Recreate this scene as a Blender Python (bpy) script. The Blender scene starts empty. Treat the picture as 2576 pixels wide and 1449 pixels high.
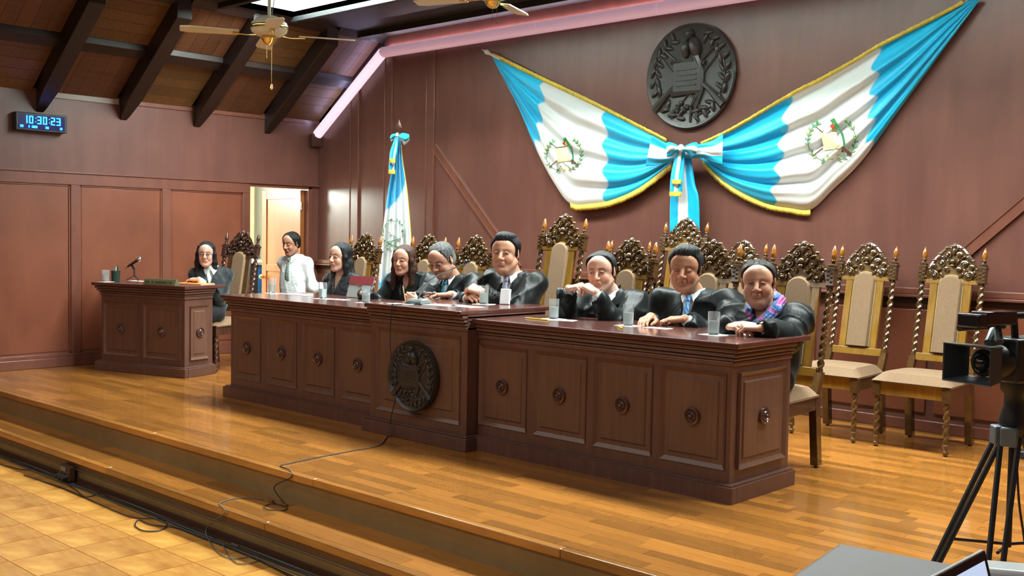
import bpy, math, random
import numpy as np
from mathutils import Vector, Matrix
R_ = random.Random(7)
PI = math.pi
scn = bpy.context.scene
COL = scn.collection
# ------------------------------------------------------------------ camera
H = 1.34
FPX = 2668.28
def _basis(yaw=-0.75016609, pitch=-0.05074643, roll=0.01775561):
    cy, sy, cp, sp = math.cos(yaw), math.sin(yaw), math.cos(pitch), math.sin(pitch)
    d = Vector((sy*cp, cy*cp, sp)); r = Vector((cy, -sy, 0)); u = r.cross(d)
    c, s = math.cos(roll), math.sin(roll)
    return r*c + u*s, u*c - r*s, d
CR, CU, CD = _basis()
cam_d = bpy.data.cameras.new('camera'); cam = bpy.data.objects.new('camera', cam_d)
COL.objects.link(cam)
cam_d.sensor_width = 36; cam_d.lens = FPX/2576*36; cam_d.clip_start = .05; cam_d.clip_end = 100
m = Matrix((CR, CU, -CD)).transposed().to_4x4(); m.translation = Vector((0, 0, H))
cam.matrix_world = m
scn.camera = cam
C0 = Vector((0, 0, H))
def ray(px, py):
    v = (px-1288, -(py-724.5), FPX)
    return CR*v[0] + CU*v[1] + CD*v[2]
def onY(px, py, Y): d = ray(px, py); return C0 + d*(Y/d.y)
def onX(px, py, X): d = ray(px, py); return C0 + d*(X/d.x)
def onZ(px, py, Z): d = ray(px, py); return C0 + d*((Z-H)/d.z)
def proj(p):
    v = Vector(p)-C0; w = v.dot(CD)
    return 1288+FPX*v.dot(CR)/w, 724.5-FPX*v.dot(CU)/w, w
# ------------------------------------------------------------------ world, exposure
XL, YB = -10.03, 7.45          # left wall, back wall
ZT = -0.36                     # tiled floor; the platform is z = 0
world = bpy.data.worlds.new('world'); scn.world = world; world.use_nodes = True
world.node_tree.nodes['Background'].inputs[0].default_value = (.62, .72, .85, 1)
world.node_tree.nodes['Background'].inputs[1].default_value = .25
scn.view_settings.view_transform = 'Standard'; scn.view_settings.look = 'None'
scn.view_settings.exposure = -0.2; scn.view_settings.gamma = 1; scn.view_settings.use_curve_mapping = False
def area(name, loc, size, power, color, rot=(0, 0, 0), spread=180):
    l = bpy.data.lights.new(name, 'AREA'); l.shape = 'RECTANGLE'; l.size, l.size_y = size
    l.energy = power; l.color = color; l.spread = math.radians(spread)
    o = bpy.data.objects.new(name, l); o.location = loc; o.rotation_euler = rot; COL.objects.link(o)
    return o
area('ceiling_light', (-4.6, 5.9, 3.84), (8.0, .56), 800, (.93, 1.0, .97))
area('ceiling_light', (-5.2, 2.2, 3.35), (8.0, 1.4), 85, (1.0, .96, .88))
area('ceiling_light', (-4.2, -1.2, 3.35), (8.0, 1.6), 150, (1.0, .96, .90))
area('room_light_and_fill', (-12.0, 6.6, 2.3), (1.6, 1.6), 95, (.94, 1.0, .95))
area('room_light_and_fill', (-11.0, 6.9, 2.2), (.8, .5), 130, (1.0, 1.0, .90), Vector((-1.5, -.2, -.9)).to_track_quat('-Z', 'Y').to_euler(), 150)  # unseen lamp added to brighten the far wall of the back room
area('room_lamp', (-12.3, 5.6, 1.98), (.45, .45), 30, (.90, 1.0, .93), Vector((2.6, 1.45, -.45)).to_track_quat('-Z', 'Y').to_euler(), 120)
# ------------------------------------------------------------------ mesh building
class MB:
    def __init__(s): s.v = []; s.f = []; s.c = []; s.col = None
    def add(s, vs, fs):
        n = len(s.v); s.v += [tuple(v) for v in vs]; s.f += [tuple(i+n for i in f) for f in fs]
        s.c += [s.col or (1, 1, 1)]*len(vs)
    def box(s, x0, x1, y0, y1, z0, z1, M=None):
        vs = [Vector((x, y, z)) for z in (z0, z1) for y in (y0, y1) for x in (x0, x1)]
        if M is not None: vs = [M @ v for v in vs]
        s.add(vs, [(0, 2, 3, 1), (4, 5, 7, 6), (0, 1, 5, 4), (2, 6, 7, 3), (0, 4, 6, 2), (1, 3, 7, 5)])
    def lathe(s, prof, M=None, seg=16, sx=1, sy=1):
        vs = []; fs = []; n = len(prof)
        for r, z in prof:
            for k in range(seg):
                a = 2*PI*k/seg; vs.append(Vector((r*sx*math.cos(a), r*sy*math.sin(a), z)))
        for i in range(n-1):
            for k in range(seg):
                k2 = (k+1) % seg; fs.append((i*seg+k, i*seg+k2, (i+1)*seg+k2, (i+1)*seg+k))
        if prof[0][0] > 1e-4: fs.append(tuple(range(seg))[::-1])
        if prof[-1][0] > 1e-4: fs.append(tuple((n-1)*seg+k for k in range(seg)))
        if M is not None: vs = [M @ v for v in vs]
        s.add(vs, fs)
    def tube(s, pts, r, seg=8, closed=False, flat=1.0):
        pts = [Vector(p) for p in pts]; n = len(pts)
        rr = r if isinstance(r, (list, tuple)) else [r]*n
        vs = []; fs = []; up = None
        for i, p in enumerate(pts):
            if closed: t = pts[(i+1) % n]-pts[i-1]
            else: t = pts[min(i+1, n-1)]-pts[max(i-1, 0)]
            if t.length < 1e-9: t = Vector((0, 0, 1))
            t.normalize()
            if up is None: up = Vector((0, 0, 1)) if abs(t.z) < .9 else Vector((1, 0, 0))
            a = t.cross(up)
            if a.length < 1e-6: a = t.cross(Vector((.3, 1, .2)))
            a.normalize(); b = a.cross(t).normalized(); up = b
            for k in range(seg):
                w = 2*PI*k/seg; vs.append(p + (a*math.cos(w) + b*math.sin(w)*flat)*rr[i])
        m = n if closed else n-1
        for i in range(m):
            j = (i+1) % n
            for k in range(seg):
                k2 = (k+1) % seg; fs.append((i*seg+k, i*seg+k2, j*seg+k2, j*seg+k))
        if not closed: fs.append(tuple(range(seg))[::-1]); fs.append(tuple((n-1)*seg+k for k in range(seg)))
        s.add(vs, fs)
    def ell(s, c, r, M=None, seg=10, rings=6):
        vs = []; fs = []
        c = Vector(c)
        for i in range(rings+1):
            th = PI*i/rings
            for k in range(seg):
                a = 2*PI*k/seg
                v = Vector((r[0]*math.sin(th)*math.cos(a), r[1]*math.sin(th)*math.sin(a), r[2]*math.cos(th)))
                vs.append(c + (M @ v if M is not None else v))
        for i in range(rings):
            for k in range(seg):
                k2 = (k+1) % seg; fs.append((i*seg+k, (i+1)*seg+k, (i+1)*seg+k2, i*seg+k2))
        s.add(vs, fs)
    def prism(s, poly, d, y0, y1, ax='y'):
        # poly: list of (a,b); ax y: (x,z) extruded along y;  x: (y,z) along x;  z: (x,y) along z
        n = len(poly)
        def P(a, b, t): return (a, t, b) if ax == 'y' else ((t, a, b) if ax == 'x' else (a, b, t))
        vs = [P(a, b, y0) for a, b in poly] + [P(a, b, y1) for a, b in poly]
        fs = [tuple(range(n)), tuple(range(2*n-1, n-1, -1))] + [(i, (i+1) % n+0, (i+1) % n+n, i+n)[::-1] for i in range(n)]
        s.add(vs, fs)
    def grid(s, G, cols=None):
        nu, nv = len(G), len(G[0]); n = len(s.v)
        for i in range(nu):
            for j in range(nv):
                s.v.append(tuple(G[i][j])); s.c.append(cols[i][j] if cols else (s.col or (1, 1, 1)))
        for i in range(nu-1):
            for j in range(nv-1):
                s.f.append((n+i*nv+j, n+(i+1)*nv+j, n+(i+1)*nv+j+1, n+i*nv+j+1))
    def mesh(s, name, mat, smooth=True, color=False, fix=True):
        me = bpy.data.meshes.new(name); me.from_pydata(s.v, [], s.f); me.update()
        if color or s.col is not None:
            a = me.color_attributes.new('Col', 'FLOAT_COLOR', 'POINT')
            arr = np.ones((len(s.v), 4), np.float32); arr[:, :3] = np.array(s.c, np.float32)
            a.data.foreach_set('color', arr.ravel())
        if fix:
            import bmesh
            bm = bmesh.new(); bm.from_mesh(me); bmesh.ops.recalc_face_normals(bm, faces=bm.faces); bm.to_mesh(me); bm.free()
        if mat: me.materials.append(mat)
        if smooth:
            me.shade_smooth() if hasattr(me, 'shade_smooth') else None
            try: me.set_sharp_from_angle(angle=math.radians(smooth if smooth is not True else 40))
            except Exception: pass
        return me
    def obj(s, name, mat, parent=None, smooth=True, bevel=0, **k):
        return link(name, s.mesh(name, mat, smooth, **k), parent, bevel)
def link(name, me, parent=None, bevel=0):
    o = bpy.data.objects.new(name, me); COL.objects.link(o)
    if parent is not None: o.parent = parent
    if bevel:
        b = o.modifiers.new('bevel', 'BEVEL'); b.width = bevel; b.segments = 2; b.limit_method = 'ANGLE'; b.angle_limit = math.radians(50)
        b.harden_normals = False
    return o
def tag(o, label=None, cat=None, group=None, kind=None):
    if label: o['label'] = label
    if cat: o['category'] = cat
    if group: o['group'] = group
    if kind: o['kind'] = kind
    return o
def thing(name, label, cat, loc=(0, 0, 0), rz=0, group=None):
    o = bpy.data.objects.new(name, None); o.empty_display_size = .1; COL.objects.link(o)
    o.location = loc; o.rotation_euler = (0, 0, rz)
    return tag(o, label, cat, group)
def struct(o): o['kind'] = 'structure'; return o
def dup(root, loc, rz, label=None, group=None):
    r = root.copy(); COL.objects.link(r); r.location = loc; r.rotation_euler = (0, 0, rz)
    if label: r['label'] = label
    if group: r['group'] = group
    for ch in [c for c in bpy.data.objects if c.parent == root]:
        c = ch.copy(); COL.objects.link(c); c.parent = r
        for g in [g for g in bpy.data.objects if g.parent == ch]:
            d = g.copy(); COL.objects.link(d); d.parent = c
    return r
# ------------------------------------------------------------------ materials
MATS = {}
def newmat(name):
    m = bpy.data.materials.new(name); m.use_nodes = True; MATS[name] = m
    nt = m.node_tree; return m, nt, nt.nodes['Principled BSDF']
def plain(name, c, rough=.5, metal=0, spec=.5, coat=0, emit=None, es=0, trans=0, sheen=0, sss=0):
    m, nt, b = newmat(name)
    b.inputs['Base Color'].default_value = (*c, 1); b.inputs['Roughness'].default_value = rough
    b.inputs['Metallic'].default_value = metal; b.inputs['Specular IOR Level'].default_value = spec
    b.inputs['Coat Weight'].default_value = coat; b.inputs['Coat Roughness'].default_value = .08
    if emit: b.inputs['Emission Color'].default_value = (*emit, 1); b.inputs['Emission Strength'].default_value = es
    b.inputs['Transmission Weight'].default_value = trans
    b.inputs['Sheen Weight'].default_value = sheen
    return m
def N(nt, t, **k):
    n = nt.nodes.new(t)
    for a, v in k.items(): setattr(n, a, v)
    return n
def noise(nt, scale=(1, 1, 1), s=4, detail=4, coord='Object', rough=.5, dist=0):
    tc = N(nt, 'ShaderNodeTexCoord'); mp = N(nt, 'ShaderNodeMapping'); mp.inputs['Scale'].default_value = scale
    no = N(nt, 'ShaderNodeTexNoise'); no.inputs['Scale'].default_value = s; no.inputs['Detail'].default_value = detail
    no.inputs['Roughness'].default_value = rough; no.inputs['Distortion'].default_value = dist
    nt.links.new(tc.outputs[coord], mp.inputs[0]); nt.links.new(mp.outputs[0], no.inputs[0]); return no
def ramp(nt, fac, stops):
    r = N(nt, 'ShaderNodeValToRGB'); e = r.color_ramp.elements
    while len(e) < len(stops): e.new(.5)
    for i, (p, c) in enumerate(stops): e[i].position = p; e[i].color = (*c, 1)
    nt.links.new(fac, r.inputs[0]); return r
def bump(nt, b, fac, strength=.2, dist=.01):
    bp = N(nt, 'ShaderNodeBump'); bp.inputs['Strength'].default_value = strength; bp.inputs['Distance'].default_value = dist
    nt.links.new(fac, bp.inputs['Height']); nt.links.new(bp.outputs[0], b.inputs['Normal'])
def wood(name, c1, c2, scale=(1, 1, 1), s=5, rough=.35, coat=0, spec=.5, bmp=.08, rnd=0, coord='Object', blotch=.25, island=False, croug=.1):
    m, nt, b = newmat(name)
    n1 = noise(nt, scale, s, 6, coord, .6, .6)
    r = ramp(nt, n1.outputs['Fac'], [(.32, c1), (.68, c2)])
    n2 = noise(nt, (1, 1, 1), 1.3, 3, coord)
    mx = N(nt, 'ShaderNodeHueSaturation')
    mr = N(nt, 'ShaderNodeMapRange'); mr.inputs['From Min'].default_value = .3; mr.inputs['From Max'].default_value = .7
    mr.inputs['To Min'].default_value = 1-blotch; mr.inputs['To Max'].default_value = 1+blotch
    nt.links.new(n2.outputs['Fac'], mr.inputs[0])
    val = mr.outputs[0]
    if rnd:
        if island:
            at = N(nt, 'ShaderNodeAttribute'); at.attribute_name = 'Col'; src = at.outputs['Fac']
        else: oi = N(nt, 'ShaderNodeObjectInfo'); src = oi.outputs['Random']
        m2 = N(nt, 'ShaderNodeMapRange'); m2.inputs['To Min'].default_value = 1-rnd; m2.inputs['To Max'].default_value = 1+rnd
        nt.links.new(src, m2.inputs[0])
        mu = N(nt, 'ShaderNodeMath', operation='MULTIPLY'); nt.links.new(val, mu.inputs[0]); nt.links.new(m2.outputs[0], mu.inputs[1]); val = mu.outputs[0]
    nt.links.new(val, mx.inputs['Value']); nt.links.new(r.outputs[0], mx.inputs['Color'])
    nt.links.new(mx.outputs[0], b.inputs['Base Color'])
    b.inputs['Roughness'].default_value = rough; b.inputs['Coat Weight'].default_value = coat; b.inputs['Coat Roughness'].default_value = croug
    b.inputs['Specular IOR Level'].default_value = spec
    if bmp: bump(nt, b, n1.outputs['Fac'], bmp, .004)
    return m
def vcol(name, rough=.6, spec=.4, bs=0, bscale=(1, 1, 1), bn=40, sheen=0, var=0, sss=0, coat=0, bd=.004):
    m, nt, b = newmat(name)
    at = N(nt, 'ShaderNodeAttribute'); at.attribute_name = 'Col'
    src = at.outputs['Color']
    if var:
        n = noise(nt, (1, 1, 1), 30, 3); h = N(nt, 'ShaderNodeHueSaturation')
        mr = N(nt, 'ShaderNodeMapRange'); mr.inputs['To Min'].default_value = 1-var; mr.inputs['To Max'].default_value = 1+var
        nt.links.new(n.outputs['Fac'], mr.inputs[0]); nt.links.new(mr.outputs[0], h.inputs['Value']); nt.links.new(src, h.inputs['Color']); src = h.outputs[0]
    nt.links.new(src, b.inputs['Base Color'])
    b.inputs['Roughness'].default_value = rough; b.inputs['Specular IOR Level'].default_value = spec
    b.inputs['Sheen Weight'].default_value = sheen; b.inputs['Coat Weight'].default_value = coat
    if sss: b.inputs['Subsurface Weight'].default_value = sss; b.inputs['Subsurface Radius'].default_value = (.012, .005, .003); b.inputs['Subsurface Scale'].default_value = 1
    if bs: n = noise(nt, bscale, bn, 3); bump(nt, b, n.outputs['Fac'], bs, bd)
    return m
M_wall = wood('wall_veneer', (.122, .048, .036), (.156, .064, .048), (2.2, 2.2, .28), 3, .34, .15, bmp=.015, blotch=.12, croug=.2)
M_wall_l = wood('wall_panel_veneer', (.165, .048, .024), (.205, .064, .032), (1.5, 1.5, .6), 2.2, .36, .15, bmp=.01, blotch=.15, croug=.2)
M_trim = wood('wall_trim_wood', (.135, .046, .030), (.180, .064, .040), (2, 2, .5), 5, .35, .2, bmp=.02, blotch=.1)
M_bench = wood('bench_wood', (.100, .046, .034), (.140, .066, .048), (6, 6, .5), 4, .36, .15, bmp=.03, blotch=.12, croug=.2)
M_benchp = wood('bench_panel_wood', (.115, .056, .038), (.160, .080, .052), (7, 7, .4), 4, .38, .1, bmp=.03, blotch=.15)
M_benchtop = wood('bench_top_wood', (.080, .026, .021), (.110, .036, .028), (.5, 5, 5), 4, .22, .5, bmp=.01, blotch=.1)
M_knob = wood('carved_knob_wood', (.07, .032, .026), (.11, .050, .038), (4, 4, 4), 5, .2, .5, bmp=.02)
M_seal = wood('carved_seal_wood', (.020, .018, .017), (.034, .030, .026), (5, 5, 5), 6, .42, .1, bmp=.05)
M_plank = wood('floor_plank_wood', (.32, .122, .021), (.385, .155, .029), (1.2, 14, 14), 4, .20, .4, bmp=0, rnd=.30, blotch=.1)
M_plank2 = wood('floor_planks_wood', (.32, .122, .021), (.385, .155, .029), (1.2, 14, 14), 4, .20, .4, bmp=0, rnd=.30, blotch=.1, island=True)
M_nose = wood('step_nosing_wood', (.32, .13, .024), (.42, .185, .036), (1, 9, 9), 4, .2, .4, bmp=.03, rnd=.2)
M_riser = wood('step_riser_panel', (.25, .170, .068), (.30, .21, .090), (2, 2, 2), 3, .35, .2, bmp=.03, blotch=.15)
M_dark = plain('dark_joint_and_shade', (.03, .015, .008), .8)
M_brown = plain('dark_brown_paint', (.07, .03, .018), .4)
M_ceil = [wood('ceiling_board_wood', (.10, .046, .014), (.145, .070, .022), (.6, 10, 10), 4, .5, bmp=.05, rnd=.18, blotch=.3),
          wood('ceiling_board_wood_red', (.10, .038, .016), (.145, .058, .025), (10, .6, 10), 4, .5, bmp=.05, rnd=.18, blotch=.3)]
M_beam = wood('dark_beam_wood', (.016, .009, .008), (.024, .013, .011), (1, 1, 1), 5, .45, bmp=.05)
M_flatceil = plain('dark_ceiling_paint', (.018, .020, .022), .5)
M_chair = wood('chair_dark_wood', (.062, .031, .010), (.10, .050, .017), (3, 3, 3), 6, .13, .7, bmp=.04, croug=.06)
M_chairgold = wood('chair_golden_wood', (.20, .098, .014), (.27, .14, .022), (6, 6, 1), 5, .18, .5, bmp=.02, croug=.06)
M_finial = plain('finial_amber_wood', (.28, .10, .012), .12, coat=.8)
M_chairdk = wood('chair_blackish_wood', (.05, .022, .014), (.08, .036, .022), (3, 3, 3), 6, .16, .6, bmp=.04)
M_tan = wood('tan_upholstery', (.205, .130, .076), (.235, .152, .090), (1, 1, 1), 60, .85, bmp=.1, blotch=.04, spec=.2)
M_piping = plain('gold_piping', (.42, .32, .13), .4)
M_white = plain('white_plaster', (.80, .82, .74), .6)
M_cream = plain('cream_paint', (.72, .68, .48), .6)
M_door = wood('door_wood', (.30, .105, .030), (.40, .15, .045), (3, 3, .4), 3, .3, .3, bmp=.02, blotch=.1)
M_black = plain('black_plastic', (.018, .022, .024), .38)
M_blackg = plain('black_gloss_plastic', (.012, .014, .016), .15, coat=.4)
M_grey = plain('grey_metal', (.16, .20, .22), .4, metal=.3)
M_chrome = plain('chrome', (.7, .72, .72), .2, metal=1)
M_brass = plain('polished_brass', (.75, .58, .22), .18, metal=1)
M_fanwhite = plain('fan_blade_cream', (.62, .60, .46), .4)
M_paper = plain('white_paper', (.86, .87, .88), .7)
M_glass = plain('clear_glass', (.95, 1, 1), .02, trans=.90)
M_glass.node_tree.nodes['Principled BSDF'].inputs['IOR'].default_value = 1.22
M_water = plain('water', (.80, .86, .88), .02, trans=.72)  # whitish body stands in for the room's bright reflection
M_water.node_tree.nodes['Principled BSDF'].inputs['IOR'].default_value = 1.06
M_gold = vcol('gold_fringe', .5, bs=.6, bscale=(1, 1, 1), bn=60)
M_flag = vcol('satin_flag_cloth', .42, .4, bs=.12, bn=12, sheen=.2)
M_emb = vcol('embroidery_thread', .7, .2)
# ================================================================== tiled floor
def slab(name, x0, x1, y0, y1, z0, z1, mat, parent=None, bevel=0):
    b = MB(); b.box(x0, x1, y0, y1, z0, z1); return b.obj(name, mat, parent, bevel=bevel)
M_tile = wood('glazed_yellow_tile', (.52, .20, .036), (.80, .44, .100), (1, 2.4, 2.4), 3.2, .22, .3, bmp=.02, rnd=.12, blotch=.22)
M_grout = plain('pale_grout', (.42, .33, .24), .8)
floor = struct(slab('floor', -10.2, 2.4, -4, 3.2, ZT-.2, ZT-.004, M_grout))
tm = MB(); TP = .327; tm.box(-TP/2+.003, TP/2-.003, -TP/2+.003, TP/2-.003, -.008, 0); tme = tm.mesh('tile', M_tile)
rest = MB()
for i in range(-2, 22):
    for j in range(40):
        cx = -10.03+TP*(j+.5)+.11*(0); cy = 3.135-TP*(i+.5)
        if cx > 2.3 or cy > 3.13: continue
        w = (Vector((cx, cy, ZT))-C0).dot(CD)
        if w > .3:
            px, py, _ = proj((cx, cy, ZT))
            if -150 < px < 2700 and py < 1600:
                o = link('tile', tme, floor); o.location = (cx, cy, ZT); continue
        rest.box(cx-TP/2+.003, cx+TP/2-.003, cy-TP/2+.003, cy+TP/2-.003, ZT-.008, ZT)
tag(rest.obj('tiles', M_tile, floor), kind='stuff')
# ================================================================== platform and steps
plat = struct(slab('platform', XL-.15, 2.4, 3.47, YB+.1, ZT-.1, -.02, M_dark))
WPK = .076
lens = (.34, .46, .58, .70); pmesh = {}
for L in lens:
    b = MB(); b.box(-L/2+.0008, L/2-.0008, -WPK/2+.0006, WPK/2-.0006, -.02, 0); pmesh[L] = b.mesh('plank', M_plank)
planks = []
rp = random.Random(3)
for r in range(int((YB-3.47)/WPK)+1):
    y = 3.47+WPK*(r+.5)
    if y+WPK/2 > YB: break
    x = XL-rp.random()*.5+.02
    while x < 1.6:
        L = rp.choice(lens); planks.append((x+L/2, y, L)); x += L
def vis(p):
    px, py, w = proj((p[0], p[1], 0))
    inside = -60 < px < 2640 and 0 < py < 1520
    hid = (-7.3 < p[0] < -2.9 and 4.7 < p[1] < 5.6)
    return (-w if inside and not hid else -100-w)
planks.sort(key=vis, reverse=True)
for cx, cy, L in planks[:298]:
    o = link('plank', pmesh[L], plat); o.location = (cx, cy, 0)
rest = MB()
for cx, cy, L in planks[298:]:
    v = rp.random(); rest.col = (v, v, v)
    rest.box(cx-L/2+.0008, cx+L/2-.0008, cy-WPK/2+.0006, cy+WPK/2-.0006, -.02, 0)
tag(rest.obj('planks', M_plank2, plat, color=True), kind='stuff')
x = XL
while x < 1.8:                                                   # nosings, in lengths
    L = 1.75 if x > XL else 1.9
    for (y0, y1, z0, z1) in ((3.42, 3.469, -.042, .001), (3.115, 3.165, -.222, -.179)):
        b = MB(); b.box(x+.001, x+L-.001, y0, y1, z0, z1); b.obj('nosing', M_nose, plat, bevel=.006)
    x += L
slab('riser', XL, 2.4, 3.45, 3.47, -.18, -.04, M_riser, plat)
slab('riser', XL, 2.4, 3.15, 3.17, ZT, -.222, M_riser, plat)
slab('tread_base', XL, 2.4, 3.15, 3.47, -.24, -.20, M_dark, plat)
tp = {}
for L in (.55, .8, 1.1):
    b = MB(); b.box(-L/2+.001, L/2-.001, -.0475, .0475, -.02, 0); tp[L] = b.mesh('plank', M_plank)
for r in range(3):
    x = XL-rp.random()*.5
    while x < 1.5:
        L = rp.choice((.55, .8, 1.1)); o = link('tread_plank', tp[L], plat); o.location = (x+L/2, 3.213+r*.096, -.18); x += L
slab('toe_molding', XL, 2.4, 3.128, 3.151, -.262, -.222, M_brown, plat, .003)
b = MB(); b.tube([(XL, 3.13, -.266), (2, 3.13, -.266)], .003, 6); b.obj('metal_strip', M_grey, plat)
slab('kick_strip', XL, 2.4, 3.135, 3.151, ZT, -.325, M_brown, plat)
# ================================================================== left wall
DY0, DY1, DZ = 6.53, 7.31, 1.815
wl = MB()
wl.box(XL-.12, XL, -4, DY0, ZT, 2.62); wl.box(XL-.12, XL, DY1, YB+.1, ZT, 2.62); wl.box(XL-.12, XL, DY0, DY1, DZ, 2.62); wl.box(XL-.12, XL, DY0, DY1, ZT, 0)
wall_left = struct(wl.obj('wall_left', M_wall, smooth=False))
slab('top_rail', XL, XL+.022, -1, DY0, 1.735, 1.845, M_trim, wall_left, .004)
slab('rail_cap', XL, XL+.034, -1, YB, 1.842, 1.856, M_trim, wall_left, .003)
stiles = [(-.5, -.4), (.68, .78), (1.65, 1.75), (2.62, 2.72), (3.6, 3.70), (4.545, 4.635), (5.49, 5.59), (6.44, 6.53)]
for a, c in stiles: slab('stile', XL, XL+.022, a, c, .125, 1.735, M_trim, wall_left, .004)
slab('bottom_rail', XL, XL+.022, -1, DY0, .088, .125, M_trim, wall_left, .003)
for (a, c), (d, e) in zip(stiles[:-1], stiles[1:]):
    b = MB(); t = .014
    b.box(XL, XL+.010, c, d, .125, .125+t); b.box(XL, XL+.010, c, d, 1.735-t, 1.735)
    b.box(XL, XL+.010, c, c+t, .125, 1.735); b.box(XL, XL+.010, d-t, d, .125, 1.735)
    b.obj('bead_molding', M_wall_l, wall_left)
    slab('panel', XL, XL+.005, c+.02, d-.02, .145, 1.715, M_wall_l, wall_left, .003)
slab('baseboard_left', XL, XL+.03, -1, DY0, 0, .088, M_trim, wall_left, .006)
slab('white_strip', XL, XL+.012, 4.36, 5.03, 2.545, 2.60, plain('offwhite_paint', (.42, .40, .36), .6), wall_left)
slab('frieze_trim', XL, XL+.012, 5.16, 7.45, 2.555, 2.60, M_trim, wall_left)
# doorway frame, open door leaf and the lit room behind
slab('door_jamb', XL-.13, XL+.012, DY1-.004, DY1+.05, 0, DZ+.02, M_trim, wall_left, .003)
slab('door_head', XL-.13, XL+.012, DY0-.03, DY1+.05, DZ-.004, DZ+.03, M_trim, wall_left, .003)
slab('door_jamb', XL-.13, XL+.012, DY0-.03, DY0+.004, 0, DZ, M_trim, wall_left, .003)
leaf = thing('door_1', None, None, (XL-.06, DY1-.01, 0), 0); leaf['kind'] = 'structure'
b = MB(); b.box(-.77, 0, -.04, 0, .01, 1.80); b.obj('leaf', M_door, leaf)
for (x0, x1, z0, z1) in ((-.77, -.68, .01, 1.80), (-.10, 0, .01, 1.80), (-.68, -.10, 1.70, 1.80), (-.68, -.10, .01, .14), (-.68, -.10, .85, .93)):
    b = MB(); b.box(x0, x1, -.052, -.04, z0, z1); b.obj('frame_board', M_door, leaf, bevel=.004)
for z in (.25, 1.0, 1.62):
    b = MB(); b.tube([(.015, -.045, z-.045), (.015, -.045, z+.045)], .012, 8); b.obj('hinge', M_chrome, leaf)
b = MB(); b.ell((-.72, -.09, .78), (.03, .03, .03)); b.tube([(-.72, -.05, .78), (-.72, -.09, .78)], .012); b.obj('door_knob', M_brass, leaf)
ws = [('wall_room_far', -13.0, -12.9, 4.9, 8.6, 0, 2.5, M_white), ('wall_room_side', -13, XL-.12, 8.5, 8.6, 0, 2.5, M_white),
      ('wall_room_near', -13, XL-.12, 4.9, 5.0, 0, 2.5, M_white)]
for n, *a in ws: struct(slab(n, *a))
struct(slab('ceiling_room', -13, XL-.12, 4.9, 8.6, 2.4, 2.5, M_white)); struct(slab('floor_room', -13, XL-.12, 4.9, 8.6, -.1, 0, M_tile))
pc = onX(650, 600, -12.6)
struct(slab('trim_column', -12.9, -12.2, onX(627, 600, -12.2).y-.4, onX(639, 600, -12.2).y, 0, 2.3, plain('olive_paint', (.34, .30, .16), .6)))
ct = onX(645, 700, -11.4)
cab = thing('water_cooler', 'dark water cooler with blue side standing in the room behind the door', 'cooler', (-11.5, ct.y-.10, 0))
b = MB(); b.box(-.2, .2, -.25, .06, 0, .92); b.obj('body', M_black, cab, bevel=.01)
b = MB(); b.box(-.2, .2, .06, .16, 0, .90); b.obj('side_panel', plain('blue_plastic', (.02, .12, .35), .4), cab, bevel=.01)
b = MB(); b.box(-.22, .22, -.3, .18, .92, .96); b.obj('top', M_white, cab, bevel=.01)
b = MB(); b.lathe([(.06, 0), (.1, .03), (.1, .14), (.04, .2), (.035, .26)], Matrix.Translation((0, -.08, .96)), 14); b.obj('bottle', M_glass, cab)
# ================================================================== back wall
wb = MB(); wb.box(XL-.12, 2.4, YB, YB+.12, ZT, 3.6)
wall_back = struct(wb.obj('wall_back', M_wall, smooth=False))
slab('chair_rail', XL, 2.3, YB-.06, YB, .945, .965, M_trim, wall_back, .004)
slab('chair_rail', XL, 2.3, YB-.045, YB, .965, 1.012, M_trim, wall_back, .006)
slab('rail_painted_shade', XL, 2.3, YB-.012, YB, .90, .945, M_dark, wall_back)  # dark strip painted as the shade under the rail's overhang
slab('baseboard_back', XL, 2.3, YB-.03, YB, 0, .08, M_trim, wall_back, .006)
xs = [-9.9, -9.1, -8.2, -7.3, -6.4, -5.5, -4.6, -3.75, -2.9, -2.05, -1.2]
for a, c in zip(xs[:-1], xs[1:]):
    slab('wainscot_panel', a+.03, c-.03, YB-.014, YB, .13, .86, M_wall_l, wall_back, .006)
for x, w in ((-9.353, .07), (-8.78, .06), (-8.12, .06), (-1.84, .06), (-1.1, .06)):
    zt = min(3.2, 2.46+(x+9.966)*.72)
    slab('pilaster', x-w, x+w, YB-.016, YB, 1.012, zt, M_wall, wall_back, .004)
    b = MB()
    for s in (-1, 1): b.box(x+s*w-.006, x+s*w+.006, YB-.024, YB, 1.012, zt)
    b.obj('bead_molding', M_trim, wall_back, bevel=.003)
def diag(pts):
    b = MB(); (x0, z0), (x1, z1) = pts; d = Vector((x1-x0, 0, z1-z0)); L = d.length; d.normalize(); n = Vector((-d.z, 0, d.x))
    M = Matrix((d, Vector((0, 1, 0)), n)).transposed().to_4x4(); M.translation = Vector((x0, YB, z0))
    b.box(0, L, -.014, 0, -.035, .035, M); b.box(0, L, -.02, 0, .028, .04, M); b.box(0, L, -.02, 0, -.04, -.028, M)
    b.obj('diagonal_molding', M_trim, wall_back, smooth=False)
diag([(-8.07, 2.22), (-6.85, 1.012)]); diag([(-2.97, 1.012), (-1.84, 2.05)])
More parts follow.
